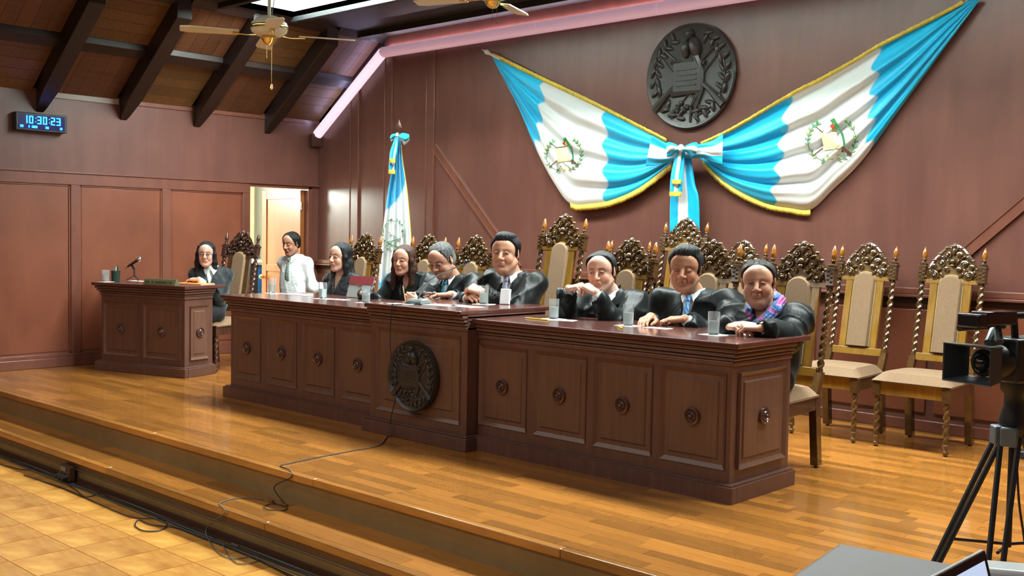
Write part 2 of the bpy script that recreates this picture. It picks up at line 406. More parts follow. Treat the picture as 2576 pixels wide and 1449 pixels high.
# ================================================================== light cove along the wall
M_cove_glow = plain('cove_plastic_added_glow', (.72, .50, .56), .3, emit=(1.0, .64, .85), es=.34)  # added glow: the moulding is lit by its tubes, no lamp itself
M_cove_glow2 = plain('cove_plastic_added_glow_strong', (.85, .75, .85), .3, emit=(1.0, .80, .97), es=.95)  # stronger added glow for the brightly lit sloping part
M_tubel = plain('lamp_tube', (1, 1, 1), .4, emit=(.62, .60, 1.0), es=14)
cove = thing('light_cove', 'pinkish light cove with added glow running along the top of the back wall', 'light', (0, YB-.06, 0))
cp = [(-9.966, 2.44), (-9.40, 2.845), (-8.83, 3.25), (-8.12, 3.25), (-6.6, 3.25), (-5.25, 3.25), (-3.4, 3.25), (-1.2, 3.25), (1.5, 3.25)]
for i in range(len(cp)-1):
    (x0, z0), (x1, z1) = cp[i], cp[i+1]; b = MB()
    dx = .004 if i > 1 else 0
    b.tube([(x0, 0, z0-.0), (x1-dx, 0, z1-.0)], .056, 18); b.obj('cove_section', M_cove_glow2 if i < 2 else M_cove_glow, cove)
b = MB(); b.tube([(-9.90, .02, 2.56), (-8.9, .02, 3.28)], .018, 8); b.obj('lamp_tube', M_tubel, cove)
b = MB(); b.tube([(-8.80, .046, 3.298), (1.4, .046, 3.298)], .010, 8); b.obj('lamp_tube', plain('pink_lamp_tube', (1, 1, 1), .4, emit=(1.0, .80, .95), es=42), cove)
b = MB(); b.box(-9.99, -9.95, -.09, .06, 2.30, 2.44); b.obj('end_bracket', M_brown, cove)
# ================================================================== ceilings
SL = .74
def sl(d, y, off=0): return Vector((XL+d, y, 2.60+SL*d+off))
ce = MB(); ce.prism([(XL-.1, 2.62), (XL-.1, 2.75), (XL+1.13, 3.60), (XL+1.13, 3.455)], 0, -4, YB)
ceiling = struct(ce.obj('ceiling', M_beam, smooth=False))
by = [1.78, 2.61, 3.436, 4.263, 5.082, 5.89, 6.754, 7.52]
for y in by:
    b = MB(); vs = []
    for a, z0, z1, w in ((0, 2.395, 2.60, .034), (.05, 2.43, 2.637, .046), (.26, 2.585, 2.79, .075), (1.16, 3.245, 3.46, .075)):
        y1_ = min(y+w, YB); vs += [(XL+a, y-w, z0), (XL+a, y1_, z0), (XL+a, y1_, z1), (XL+a, y-w, z1)]
    b.add(vs, [(0, 1, 2, 3), (15, 14, 13, 12)]+[(4*i+q, 4*i+4+q, 4*i+4+(q+1) % 4, 4*i+(q+1) % 4) for i in range(3) for q in range(4)]); b.obj('beam', M_beam, ceiling, smooth=False, bevel=.006)
for d in (.53, 1.12):
    for y0, y1 in zip(by[:-1], by[1:]):
        b = MB(); b.prism([(XL+d, 2.60+SL*d), (XL+d, 2.535+SL*d), (XL+d+.09, 2.535+SL*(d+.09)), (XL+d+.09, 2.6+SL*(d+.09))], 0, y0+.075, min(y1-.075, YB)); b.obj('purlin', M_beam, ceiling, smooth=False)
n_ = Vector((-SL, 0, 1)).normalized()
for k, (y0, y1) in enumerate(zip(by[:-1], by[1:])):
    ya, yb = y0+.077, min(y1-.077, YB)
    for j, (d0, d1) in enumerate(((.0, .53), (.62, 1.12))):
        alongY = (k+j) % 2 == 0
        nb = 5
        for q in range(nb):
            b = MB()
            if alongY: a0, a1 = d0+(d1-d0)*q/nb+.0015, d0+(d1-d0)*(q+1)/nb-.0015; c0, c1 = ya, yb
            else: a0, a1 = d0, d1; c0, c1 = ya+(yb-ya)*q/nb+.0015, ya+(yb-ya)*(q+1)/nb-.0015
            P = [sl(a0, c0), sl(a1, c0), sl(a1, c1), sl(a0, c1)]
            vs = [p-n_*.012 for p in P]+[p+n_*.004 for p in P]
            b.add(vs, [(0, 1, 2, 3), (7, 6, 5, 4), (0, 4, 5, 1), (1, 5, 6, 2), (2, 6, 7, 3), (3, 7, 4, 0)])
            b.obj('board', M_ceil[0 if alongY else 1], ceiling, smooth=False)
ZF = 3.43
fc = MB()
X0, X1, Y0, Y1 = -8.76, -.6, 5.45, 6.20
XF = XL+1.10
fc.box(XF, 2.4, -4, Y0, ZF, ZF+.05); fc.box(XF, 2.4, Y1, YB, ZF, ZF+.05); fc.box(XF, X0, Y0, Y1, ZF, ZF+.05); fc.box(X1, 2.4, Y0, Y1, ZF, ZF+.05)
struct(fc.obj('ceiling_flat', M_flatceil, smooth=False))
sk = thing('skylight_well', None, None); sk['kind'] = 'structure'
sw = MB(); sw.box(X0-.03, X0, Y0, Y1, ZF, ZF+.46); sw.box(X1, X1+.03, Y0, Y1, ZF, ZF+.46); sw.box(X0, X1, Y0-.03, Y0, ZF, ZF+.46); sw.box(X0, X1, Y1, Y1+.03, ZF, ZF+.46)
sw.obj('well_wall', plain('white_well_paint', (.85, .9, .87), .7), sk, smooth=False)
sw = MB(); sw.box(X0, X1, Y0, Y1, ZF+.44, ZF+.46)
sw.obj('lit_panel', plain('skylight_panel', (.9, 1, .96), .5, emit=(.90, 1, .95), es=6.0), sk, smooth=False)
for (y0, y1) in ((Y0-.06, Y0), (Y1, Y1+.06)): slab('well_frame', X0-.06, X1+.06, y0, y1, ZF-.05, ZF, M_flatceil, sk, .004)
struct(slab('trim_1', XF, 2.3, 7.10, 7.16, ZF-.06, ZF, M_flatceil))
# walls that the photograph does not show but that close the hall
struct(slab('wall_right', 2.3, 2.42, -4, YB, ZT, 3.6, M_wall_l)); struct(slab('wall_front', XL, 2.4, -4.1, -4, ZT, 3.6, M_wall_l))
# ================================================================== wall clock
clk = thing('wall_clock', 'digital wall clock with glowing blue digits on the side wall', 'clock', (-9.93, 4.24, 2.293), 0)
b = MB(); b.box(-.10, 0, -.235, .235, -.082, .082); b.obj('housing', M_black, clk, bevel=.006)
M_scr = plain('clock_screen', (.004, .004, .05), .2, emit=(.02, .0, .5), es=.10)
b = MB(); b.box(0, .004, -.212, .212, -.066, .066); b.obj('screen', M_scr, clk)
M_dig = plain('clock_digit_light', (.05, .4, 1), .4, emit=(.02, .30, 1.0), es=3.0)
SEG = {'0': 'abcdef', '1': 'bc', '2': 'abged', '3': 'abgcd', ':': '', '8': 'abcdefg'}
def digit(b, ch, y, z, w, h, t):
    # y grows towards the viewer's right hand side on this wall
    X = (.004, .009)
    segs = {'a': (y, y+w, z+h-t, z+h), 'd': (y, y+w, z, z+t), 'g': (y, y+w, z+h/2-t/2, z+h/2+t/2), 'f': (y, y+t, z+h/2, z+h), 'e': (y, y+t, z, z+h/2),
            'b': (y+w-t, y+w, z+h/2, z+h), 'c': (y+w-t, y+w, z, z+h/2)}
    for s in SEG[ch]: a = segs[s]; b.box(X[0], X[1], a[0], a[1], a[2], a[3])
b = MB(); y = -.172
for ch in '10:30:23':
    if ch == ':':
        for z in (-.002, .03): b.box(.004, .009, y+.004, y+.012, z, z+.008)
        y += .022; continue
    digit(b, ch, y, -.018, .038, .072, .011); y += .052
b.obj('digits', M_dig, clk)
b = MB()
for y, w in ((-.20, .028), (-.125, .01), (-.095, .05), (-.03, .0), (.03, .03), (.165, .022)):
    if w: digit(b, '8', y, -.056, w, .022, .006)
b.obj('small_digits', M_dig, clk)
# ================================================================== ceiling fans
def fan(loc, rz, label, cl=.26):
    t = thing('ceiling_fan', label, 'fan', loc, rz, 'ceiling fans')
    b = MB(); b.lathe([(.0, .075), (.05, .075), (.085, .06), (.118, .03), (.125, 0), (.118, -.03), (.085, -.055), (0, -.06)], None, 28); b.obj('motor_housing', M_fanwhite, t)
    b = MB(); b.lathe([(.126, .012), (.129, .006), (.129, -.006), (.126, -.012)], None, 28); b.obj('brass_band', M_brass, t)
    b = MB(); b.tube([(0, 0, .07), (0, 0, ZF-loc[2]-.002)], .012, 10); b.lathe([(.06, ZF-loc[2]-.002), (.06, ZF-loc[2]-.03), (.02, ZF-loc[2]-.07)], None, 16); b.obj('down_rod', M_fanwhite, t)
    b = MB(); b.tube([(.014, .01, .07), (.035, .02, .2), (.02, 0, .35), (.016, 0, ZF-loc[2]-.07)], .004, 6); b.obj('wire', M_black, t)
    b = MB(); b.lathe([(.05, -.058), (.055, -.075), (.04, -.10), (.022, -.115), (.0, -.12)], None, 16); b.obj('switch_housing', M_brass, t)
    bb = None
    for k in range(4):
        a = 2*PI*k/4; M = Matrix.Rotation(a, 4, 'Z') @ Matrix.Rotation(math.radians(9), 4, 'X')
        b = MB(); w0, w1 = .045, .062
        n = 7; G = []
        vs = []; xs_ = [.20+.38*i/(n-1) for i in range(n)]
        for i, x in enumerate(xs_):
            w = w0+(w1-w0)*i/(n-1)
            if i == n-1: w *= .72
            vs += [Vector((x, -w, .004)), Vector((x, w, .004)), Vector((x, w, -.004)), Vector((x, -w, -.004))]
        fs = [(0, 1, 2, 3), tuple((n-1)*4+q for q in (3, 2, 1, 0))]
        for i in range(n-1):
            for q in range(4): fs.append((i*4+q, (i+1)*4+q, (i+1)*4+(q+1) % 4, i*4+(q+1) % 4))
        b.add([M @ v + Vector((0, 0, -.045)) for v in vs], fs); bl = b.obj('blade', M_fanwhite, t, smooth=False)
        b = MB(); b.tube([M @ Vector((.09, 0, 0))+Vector((0, 0, -.052)), M @ Vector((.15, .012, -.008))+Vector((0, 0, -.052)), M @ Vector((.24, 0, -.006))+Vector((0, 0, -.047))], [.013, .010, .018], 8, flat=.4); b.obj('blade_bracket', M_brass, bl)
    for dx, L in ((.02, cl), (-.012, .10)):
        b = MB(); b.tube([(dx, .03, -.10), (dx, .03, -.10-L)], .002, 5); c = b.obj('pull_chain', M_brass, t)
        b = MB(); b.lathe([(.0, .0), (.010, -.03), (.012, -.045), (.0, -.055)], Matrix.Translation((dx, .03, -.10-L)), 10)
        if L > .12: b.obj('pull_knob', M_brass, c)
    return t
fan((-6.19, 4.18, 2.71), math.radians(60), 'ceiling fan hanging in front of the bright skylight, all its pull chains showing')
fan((-5.09, 5.22, 2.985), math.radians(22), 'ceiling fan at the top edge of the picture with two blades showing', .12)
# ================================================================== relief carving shared by both seals (quetzal, scroll, rifles, laurel)
def relief(R, dep):
    b = MB()
    def E(x, z, rx, rz, ry, ang=0):
        b.ell((x*R, -dep, z*R), (rx*R, ry*R, rz*R), Matrix.Rotation(-ang, 3, 'Y'), 10, 6)
    def T(pts, r): b.tube([(x*R, -dep-.01*R, z*R) for x, z in pts], [q*R for q in r] if isinstance(r, list) else r*R, 7)
    # scroll
    b.box(-.34*R, .30*R, -dep-.07*R, -dep, -.30*R, .26*R)
    T([(-.42, .30), (.36, .22)], .05); T([(-.40, -.34), (.30, -.30)], .055)
    for z in (.12, .02, -.08, -.18): b.box(-.26*R, .2*R, -dep-.085*R, -dep-.06*R, (z-.012)*R, (z+.012)*R)
    # rifles and swords
    T([(-.80, -.62), (-.45, -.28), (.62, .56)], [.10, .055, .025]); T([(.80, -.62), (.45, -.28), (-.62, .56)], [.10, .055, .025])
    T([(-.42, -.80), (.66, .40)], .018); T([(.42, -.80), (-.66, .40)], .018)
    T([(-.48, -.70), (-.36, -.80)], .02); T([(.48, -.70), (.36, -.80)], .02)
    # bird
    E(.0, .80, .105, .105, .14); E(.13, .55, .13, .22, .18, .35); E(-.08, .53, .10, .20, .14, -.1)
    T([(-.09, .80), (-.15, .76)], [.035, .01])
    T([(.16, .36), (.30, .05), (.30, -.30), (.16, -.62), (.22, -.92)], [.08, .06, .05, .045, .02])
    T([(.12, .36), (.22, .05), (.22, -.30), (.06, -.62), (.04, -.90)], [.07, .05, .04, .035, .02])
    # laurel
    for s in (-1, 1):
        pts = []
        for k in range(11):
            a = math.radians(-78+k*14); x, z = s*.80*math.cos(a), .80*math.sin(a)*1.0; pts.append((x, z))
            for o in (-1, 1):
                E(x+s*.06*o*math.cos(a), z+.06*o*math.sin(a)+.03, .048, .115, .06, -(s*(a*.9)+o*.55))
        T(pts, .014)
    for k in range(9):
        E(R_.uniform(-.3, .3), R_.uniform(-.68, -.42), R_.uniform(.03, .06), R_.uniform(.03, .07), .07, R_.uniform(0, 3))
    return b
def seal(name, R, loc, label, dep, parent=None):
    t = thing(name, label, 'seal', loc) if parent is None else None
    if parent is not None:
        t = bpy.data.objects.new(name, None); COL.objects.link(t); t.parent = parent; t.location = loc
    M = Matrix.Rotation(PI/2, 4, 'X')
    b = MB(); b.lathe([(R*.96, 0), (R, dep*.3), (R, dep*.8), (R*.975, dep*1.1), (R*.93, dep*.95), (R*.90, dep*.8), (0, dep*.8)], M, 64); b.obj('disc', M_seal, t)
    relief(R*.97, dep*.8).obj('relief', M_seal, t)
    return t
seal('carved_seal', .435, (-4.955, YB-.004, 2.665), 'large dark carved wooden seal with a bird on the back wall above the drapes', .04)
# ================================================================== benches
def rosette(r, pr):
    b = MB(); M = Matrix.Rotation(PI/2, 4, 'X')
    b.lathe([(r*.92, 0), (r, pr*.25), (r*.96, pr*.55), (r*.8, pr*.62), (r*.70, pr*.40), (r*.62, pr*.42), (r*.56, pr*.75), (r*.44, pr*.9), (r*.33, pr*.62), (r*.24, pr*.6), (r*.2, pr*1.0), (r*.1, pr*1.15), (0, pr*1.18)], M, 24)
    return b.mesh('rosette', M_knob)
ROS = rosette(.047, .030)
def cornice(b, x0, x1, y0, y1, zt, thick, sides=(1, 1)):
    l, r = sides
    lay = [(.012, zt-.125, zt-.100), (.020, zt-.098, zt-.082), (.034, zt-.078, zt-.058), (.046, zt-.055, zt-thick-.003)]
    for o, z0, z1 in lay: b.box(x0-o*l, x1+o*r, y0-o, y1, z0, z1)
def panel_parts(par, a, c, z0, z1, M=None, seal_=False, knob=True):
    # raised and fielded panel in an opening a..c (x) z0..z1, face y=0 ; M turns it for end panels
    def add(name, mat, fn, bevel=0):
        b = MB(); fn(b)
        if M is not None: b.v = [tuple(M @ Vector(v)) for v in b.v]
        return b.obj(name, mat, par, smooth=False, bevel=bevel)
    t = .022
    def ring(b):
        P = [(a, z0), (c, z0), (c, z1), (a, z1)]; Q = [(a+t, z0+t), (c-t, z0+t), (c-t, z1-t), (a+t, z1-t)]
        vs = [(x, -.006, z) for x, z in P]+[(x, .010, z) for x, z in Q]+[(x, .03, z) for x, z in P]+[(x, .03, z) for x, z in Q]
        fs = []
        for i in range(4):
            j = (i+1) % 4; fs += [(i, j, j+4, i+4), (i, i+8, j+8, j), (i+4, j+4, j+12, i+12)]
        b.add(vs, fs)
    add('panel_molding', M_benchp, ring)
    f = .024 if not seal_ else .05
    def field(b):
        b.box(a+t, c-t, .010, .028, z0+t, z1-t)
        P = [(a+t+f, z0+t+f), (c-t-f, z0+t+f), (c-t-f, z1-t-f), (a+t+f, z1-t-f)]; g = .008
        Q = [(x+(g if x == P[0][0] else -g), z+(g if z == P[0][1] else -g)) for x, z in P]
        vs = [(x, .0102, z) for x, z in P]+[(x, .002, z) for x, z in Q]
        b.add(vs, [(4, 5, 6, 7)]+[(i, (i+1) % 4, (i+1) % 4+4, i+4) for i in range(4)])
    p = add('panel', M_benchp, field)
    if knob:
        o = link('rosette', ROS, p); o.location = ((a+c)/2, .002, (z0+z1)/2+.005)
        if M is not None: o.matrix_local = M @ Matrix.Translation(((a+c)/2, .002, (z0+z1)/2+.005))
def bench(name, label, loc, rz, L, D, zt, openings, ends=(1, 1), seal_=False, thick=.03, z0=.158, z1=.655, endopen=True, ov=.065):
    t = thing(name, label, 'desk', loc, rz)
    b = MB()                                   # front frame with real openings
    xs = [-L]+[v for o in openings for v in o]+[0]
    ztb = zt-thick
    for i in range(0, len(xs), 2): b.box(xs[i], xs[i+1], 0, .03, .09, ztb)
    for a, c in openings: b.box(a, c, 0, .03, .09, z0); b.box(a, c, 0, .03, z1, ztb)
    b.box(-L, 0, .03, .045, .0, ztb)
    b.box(-L, -L+.03, .045, D, 0, ztb); b.box(-.03, 0, .045, D, 0, ztb)
    b.obj('carcass', M_bench, t, smooth=False)
    b = MB()
    for (o, za, zb) in ((.045, 0, .082), (.032, .082, .092)):
        b.box(-L-o*ends[0], o*ends[1], -o, 0, za, zb)
        dr, dl = (D if ends[1] else .05), (D if ends[0] else .05)
        if ends == (0, 0): b.box(0, .04*o/.045, -o, dr, za, zb); b.box(-L-.04*o/.045, -L, -o, dl, za, zb)
        else: b.box(0, .001+o*ends[1], 0, dr, za, zb); b.box(-L-.001-o*ends[0], -L, 0, dl, za, zb)
    b.obj('plinth', M_bench, t, smooth=False, bevel=.005)
    b = MB(); cornice(b, -L, 0, 0, D, zt, thick, ends); b.obj('cornice', M_bench, t, smooth=False, bevel=.007)
    b = MB(); b.box(-L-ov*ends[0]-.001*(1-ends[0]), ov*ends[1]-.001*(1-ends[1]), -ov, D+.10, zt-thick, zt); b.obj('desk_top', M_benchtop, t, smooth=False, bevel=.006)
    for a, c in openings: panel_parts(t, a, c, z0, z1, seal_=seal_, knob=not seal_)
    if endopen:
        M = Matrix.Translation((.012, 0, 0)) @ Matrix.Rotation(PI/2, 4, 'Z')
        panel_parts(t, .06, D-.06, z0, z1, M)
    return t
XR = -2.812
bR = bench('judges_bench', 'long dark wooden bench with four panels and carved knobs, standing nearest the camera end', (XR, 4.66, 0), 0, 1.80, .60, .817, [(-1.795+.455*k-.0, -1.795+.455*k+.40) for k in range(4)], (0, 1), thick=.03)
bC = bench('judges_bench', 'taller middle wooden bench with a round carved seal on its front', (-4.618, 4.565, 0), 0, .925, .72, .865, [(-.865, -.06)], (0, 0), True, z0=.15, z1=.70, endopen=False, thick=.028)
bL = bench('judges_bench', 'long dark wooden bench with four knobbed panels on the far side of the carved seal', (-5.547, 4.66, 0), 0, 1.86, .60, .817, [(-1.812, -1.812+.37), (-1.812+.456, -1.812+.456+.385), (-1.812+.912, -1.812+.912+.385), (-1.812+1.366, -1.812+1.366+.39)], (1, 0), endopen=False)
seal('carved_seal', .228, (-.467, .004, .418), None, .05, parent=bC)
TH = math.radians(17)
bS = bench('side_desk', 'small dark wooden desk with two knobbed panels beside the wall, holding a nameplate', (-8.60, 4.935, 0), TH, 1.02, .36, .825, [(-.99, -.99+.44), (-.99+.50, -.99+.94)], (1, 1), z0=.15, z1=.64)
# ================================================================== carved high-back chairs
def twist(b, p0, p1, r0, turns, seg=12, rings=36, amp=.30, r1=None):
    p0, p1 = Vector(p0), Vector(p1); ax = (p1-p0); L = ax.length; ax.normalize()
    a = ax.cross(Vector((0, 1, 0))).normalized(); c = ax.cross(a)
    vs = []; fs = []; r1 = r1 or r0
    for i in range(rings+1):
        t = i/rings; rr = r0+(r1-r0)*t; env = min(1, t*12, (1-t)*12)
        for k in range(seg):
            w = 2*PI*k/seg; q = rr*(1+amp*env*math.cos(2*w-2*PI*turns*t*2))
            vs.append(p0+ax*(L*t)+(a*math.cos(w)+c*math.sin(w))*q)
    for i in range(rings):
        for k in range(seg):
            k2 = (k+1) % seg; fs.append((i*seg+k, i*seg+k2, (i+1)*seg+k2, (i+1)*seg+k))
    fs.append(tuple(range(seg))[::-1]); fs.append(tuple(rings*seg+k for k in range(seg)))
    b.add(vs, fs)
def make_chair(name, label, tall=0.0, mats=None, group=None):
    MD, MG = mats or (M_chair, M_chairgold)
    # origin: floor under the middle of the rear feet; the seat reaches towards -y; the back leans towards +y
    t = thing(name, label, 'chair', group=group)
    def Z(z): return z if z < .6 else z+tall*(z-.6)/.5 if z < 1.1 else z+tall
    def back(z): return .035+.20*(Z(z)-.45)            # y of the back plane at a height
    W, Wf, Dp = .20, .225, .44
    tri = [(-Wf-.03, -Dp-.02), (Wf+.03, -Dp-.02), (W+.03, 0.0), (-W-.03, 0.0)]
    # seat cushion: domed
    b = MB(); n = 10; G = []
    for i in range(n+1):
        row = []
        for j in range(n+1):
            u, v = i/n, j/n; y = -Dp-.03+(Dp+.03)*v; hw = (Wf+.035)*(1-v)+(W+.03)*v
            sx = 2*u-1; e = (1-abs(sx)**5)*(1-abs(2*v-1)**5)
            row.append((hw*sx*(1-.02*(1-e)), y, .435+.062*max(0, e)**.3))
        G.append(row)
    b.grid(G); b.prism(tri, 0, .425, .437, 'z'); b.obj('seat_cushion', M_tan, t)
    b = MB()
    b.box(-Wf+.02, Wf-.02, -Dp-.012, -Dp+.012, .345, .428)
    b.obj('front_apron', MG, t, bevel=.003)
    b = MB()
    for s in (-1, 1):
        vs = [(s*(Wf-.005), -Dp, .345), (s*(Wf+.02), -Dp, .345), (s*(W+.02), 0, .345), (s*(W-.005), 0, .345)]
        b.add(vs+[(x, y, .428) for x, y, z in vs], [(0, 1, 2, 3), (7, 6, 5, 4), (0, 4, 5, 1), (1, 5, 6, 2), (2, 6, 7, 3), (3, 7, 4, 0)])
    b.box(-W, W, -.012, .012, .345, .428)
    b.obj('side_rails', MD, t, bevel=.003)
    for s in (-1, 1):                                       # front legs: block, twist, ball foot
        b = MB(); x = s*Wf; y = -Dp
        b.box(x-.024, x+.024, y-.024, y+.024, .335, .43)
        M = Matrix.Translation((x, y, 0))
        b.lathe([(.008, 0), (.019, .012), (.019, .028), (.010, .036), (.012, .046), (.021, .06), (.021, .07), (.012, .078)], M, 12)
        twist(b, (x, y, .075), (x, y, .335), .017, 2.4, rings=40); b.obj('leg', MD, t)
    for s in (-1, 1):                                       # rear legs: square, raked
        b = MB(); x = s*W
        vs = [(x+dx, y, z) for z, y0, y1 in ((.012, .0+.02, .055+.02), (.43, -.03, .03)) for y in (y0, y1) for dx in (-.024, .024)]
        b.add(vs, [(0, 2, 3, 1), (4, 5, 7, 6), (0, 1, 5, 4), (2, 6, 7, 3), (0, 4, 6, 2), (1, 3, 7, 5)])
        b.lathe([(.006, 0), (.011, .004), (.011, .014)], Matrix.Translation((x, .045, 0)), 8); b.obj('leg', MD, t, bevel=.003)
    for s in (-1, 1):                                       # twisted posts with a block and a finial
        b = MB(); x = s*W
        vs = []
        for z in (.43, .56):
            y = back(z) if z > .5 else 0
            vs += [(x-.022, y-.022, z), (x+.022, y-.022, z), (x-.022, y+.022, z), (x+.022, y+.022, z)]
        b.add(vs, [(0, 2, 3, 1), (4, 5, 7, 6), (0, 1, 5, 4), (2, 6, 7, 3), (0, 4, 6, 2), (1, 3, 7, 5)])
        twist(b, (x, back(.555), Z(.555)), (x, back(1.065), Z(1.065)), .0175, 5.2+tall*7, rings=90)
        zb = Z(1.065); yb = back(1.065)
        A = Matrix.Translation((x, yb, zb)) @ Matrix.Rotation(-.19, 4, 'X')
        b.box(-.027, .027, -.027, .027, 0, .012, A); b.box(-.023, .023, -.023, .023, .012, .10, A); b.box(-.028, .028, -.028, .028, .10, .112, A)
        for q in range(6): b.ell(A @ Vector(((-1)**q*.011, -.024, .022+.013*q)), (.011, .006, .009), None, 6, 4)
        b.lathe([(.026, .112), (.029, .122), (.014, .134), (.012, .145), (.022, .150), (.014, .158)], A, 12)
        post = b.obj('post', MD, t)
        b = MB(); b.lathe([(.009, .156), (.017, .172), (.019, .188), (.014, .212), (.006, .238), (0, .245)], A, 14); b.obj('finial', M_finial if MD is M_chair else MD, post)
    # back: lower rail, two stiles, upholstered arch panel
    def sheared(b, y0=0):
        b.v = [(x, y+y0+back_raw(z), z) for x, y, z in b.v]
    def back_raw(z): return .035+.20*(z-.45)
    b = MB(); b.box(-W+.02, W-.02, -.016, .016, .535, .585); sheared(b); b.obj('lower_back_rail', MG, t, bevel=.002)
    zt_ = 1.085+tall
    for s in (-1, 1):
        b = MB(); x0, x1 = sorted((s*.088, s*.138)); b.box(x0, x1, -.012, .016, .58, zt_); sheared(b); b.obj('stile', MG, t, bevel=.002)
    b = MB(); b.box(-.09, .09, -.002, .012, .58, zt_+.03); sheared(b); b.obj('back_board', MG, t)
    b = MB(); n = 16; zc = 1.055+tall; hw = .082                # arch
    out = [(-hw, .595), (hw, .595)]+[(hw*math.cos(PI*k/n), zc+.062*math.sin(PI*k/n)) for k in range(n+1)]
    inn = [(x*.86, .600+(z-.600)*.985) for x, z in out]
    m = len(out); vs = [(x, -.004, z) for x, z in out]+[(x, -.030, z) for x, z in inn]+[(0, -.040, .62), (0, -.044, .85), (0, -.040, zc)]
    fs = [(i, (i+1) % m, (i+1) % m+m, i+m) for i in range(m)]+[tuple(range(m, 2*m))]
    b.add(vs[:2*m], fs); sheared(b); bc = b.obj('back_cushion', M_tan, t, bevel=.004)
    b = MB(); b.tube([(x*1.0, -.006, z) for x, z in out[1:]]+[(x, -.006, z) for x, z in out[:1]], .0035, 5); sheared(b); b.obj('piping', M_piping, bc)
    # carved crest: pierced scrollwork between the posts
    b = MB(); rc = random.Random(11); z0 = 1.075+tall
    top = [(-.172, .02), (-.155, .08), (-.125, .135), (-.09, .18), (-.05, .222), (0, .242), (.05, .222), (.09, .18), (.125, .135), (.155, .08), (.172, .02)]
    b.tube([(x, -.004, z0+z) for x, z in top], .010, 6, flat=1.3)
    for i, (x, z) in enumerate(top): b.ell((x*1.03, -.006, z0+z+.004), (.015, .011, .012), None, 7, 5)
    for s in (-1, 1):                                           # volutes and leaves
        for (cx, cz, r, n1) in ((.115, .035, .034, 1.5), (.075, .115, .024, 1.4), (.125, .095, .016, 1.2), (.035, .175, .020, 1.3), (.04, .075, .018, 1.2)):
            pts = []
            for k in range(15):
                a = 2*PI*n1*k/14; rr = r*(1-.62*k/14); pts.append((s*(cx+rr*math.cos(a)), -.010-.008*k/14, z0+cz+rr*math.sin(a)))
            b.tube(pts, [.0075*(1-.4*k/14) for k in range(15)], 6)
            b.ell((s*cx, -.020, z0+cz), (r*.34, .011, r*.34), None, 8, 5)
        for (cx, cz, l, a) in ((.06, .035, .032, .6), (.10, .155, .026, -.6), (.145, .055, .024, .2), (.02, .215, .026, .3), (.065, .16, .02, 1.0), (.09, .075, .024, -1.1), (.03, .13, .024, .5)):
            b.ell((s*cx, -.012, z0+cz), (.010, .012, l), Matrix.Rotation(s*a, 3, 'Y'), 7, 5)
    b.ell((0, -.016, z0+.135), (.022, .020, .020)); b.ell((0, -.018, z0+.105), (.017, .016, .013)); b.ell((0, -.014, z0+.20), (.013, .014, .03)); b.ell((0, -.014, z0+.235), (.014, .012, .016))
    b.v = [(x, y+back_raw(z), z) for x, y, z in b.v]
    cr = b.obj('crest', MD, t)
    b = MB()
    for s in (-1, 1):
        x0, x1 = sorted((s*.080, s*.180)); b.box(x0, x1, -.014, .014, z0-.018, z0+.008)
    pl = [(x*.93, z0+z*.93-.004) for x, z in top]; nn = len(pl)
    b.prism([(-.16, z0)]+pl+[(.16, z0)], 0, .002, .010)
    sheared(b); b.obj('crest_rail', MG, t)
    return t
seen = {}
def chair(px_label, x, y, rz=0, kind='n', grp=None):
    if kind not in seen:
        if kind == 'n': c = make_chair('carved_chair', px_label, 0, None, 'high-backed carved chairs with tan cushions')
        elif kind == 't': c = make_chair('carved_chair', px_label, .17, None, 'taller carved chairs with tan cushions')
        else: c = make_chair('carved_chair', px_label, 0, (M_chairdk, M_chair))
        seen[kind] = c; c.location = (x, y, 0); c.rotation_euler = (0, 0, rz)
    else: c = dup(seen[kind], (x, y, 0), rz, px_label)
    return c
# y given for the post tops; rear feet stand about .18 in front of them
def ctop(label, x, y, kind='n', rz=0):
    off = .035+.2*(.87+(.17 if kind == 't' else 0)); return chair(label, x+off*math.sin(rz), y-off*math.cos(rz), rz, kind)
ctop('empty carved chair by the wall behind the video camera', -2.71, 7.31)
ctop('empty carved chair by the wall, next to the one behind the video camera', -3.31, 7.30)
ctop('carved chair on which the woman with the scarf sits', -3.10, 5.93)
ctop('carved chair on which the man with the blue striped tie sits', -3.69, 5.85)
ctop('carved chair on which the man with his hands at his mouth sits', -4.32, 5.83)
ctop('empty carved chair by the wall behind the woman with the scarf', -4.33, 7.30)
ctop('carved chair by the wall, mostly hidden behind the man with hands at his mouth', -5.42, 7.30)
ctop('carved chair behind the grey-haired man with glasses', -6.00, 6.02)
ctop('carved chair behind the brown-haired woman in a robe', -6.60, 6.06)
ctop('carved chair behind the dark-haired woman with the tablet', -7.38, 6.02)
ctop('tall carved chair beside the black-haired man in the velvet-trimmed robe', -5.14, 6.10, 't')
ctop('tall carved chair against the wall under the hanging ribbon', -4.86, 7.30, 't')
ctop('dark carved chair of the woman at the small side desk', -9.16, 5.90, 'd', TH)
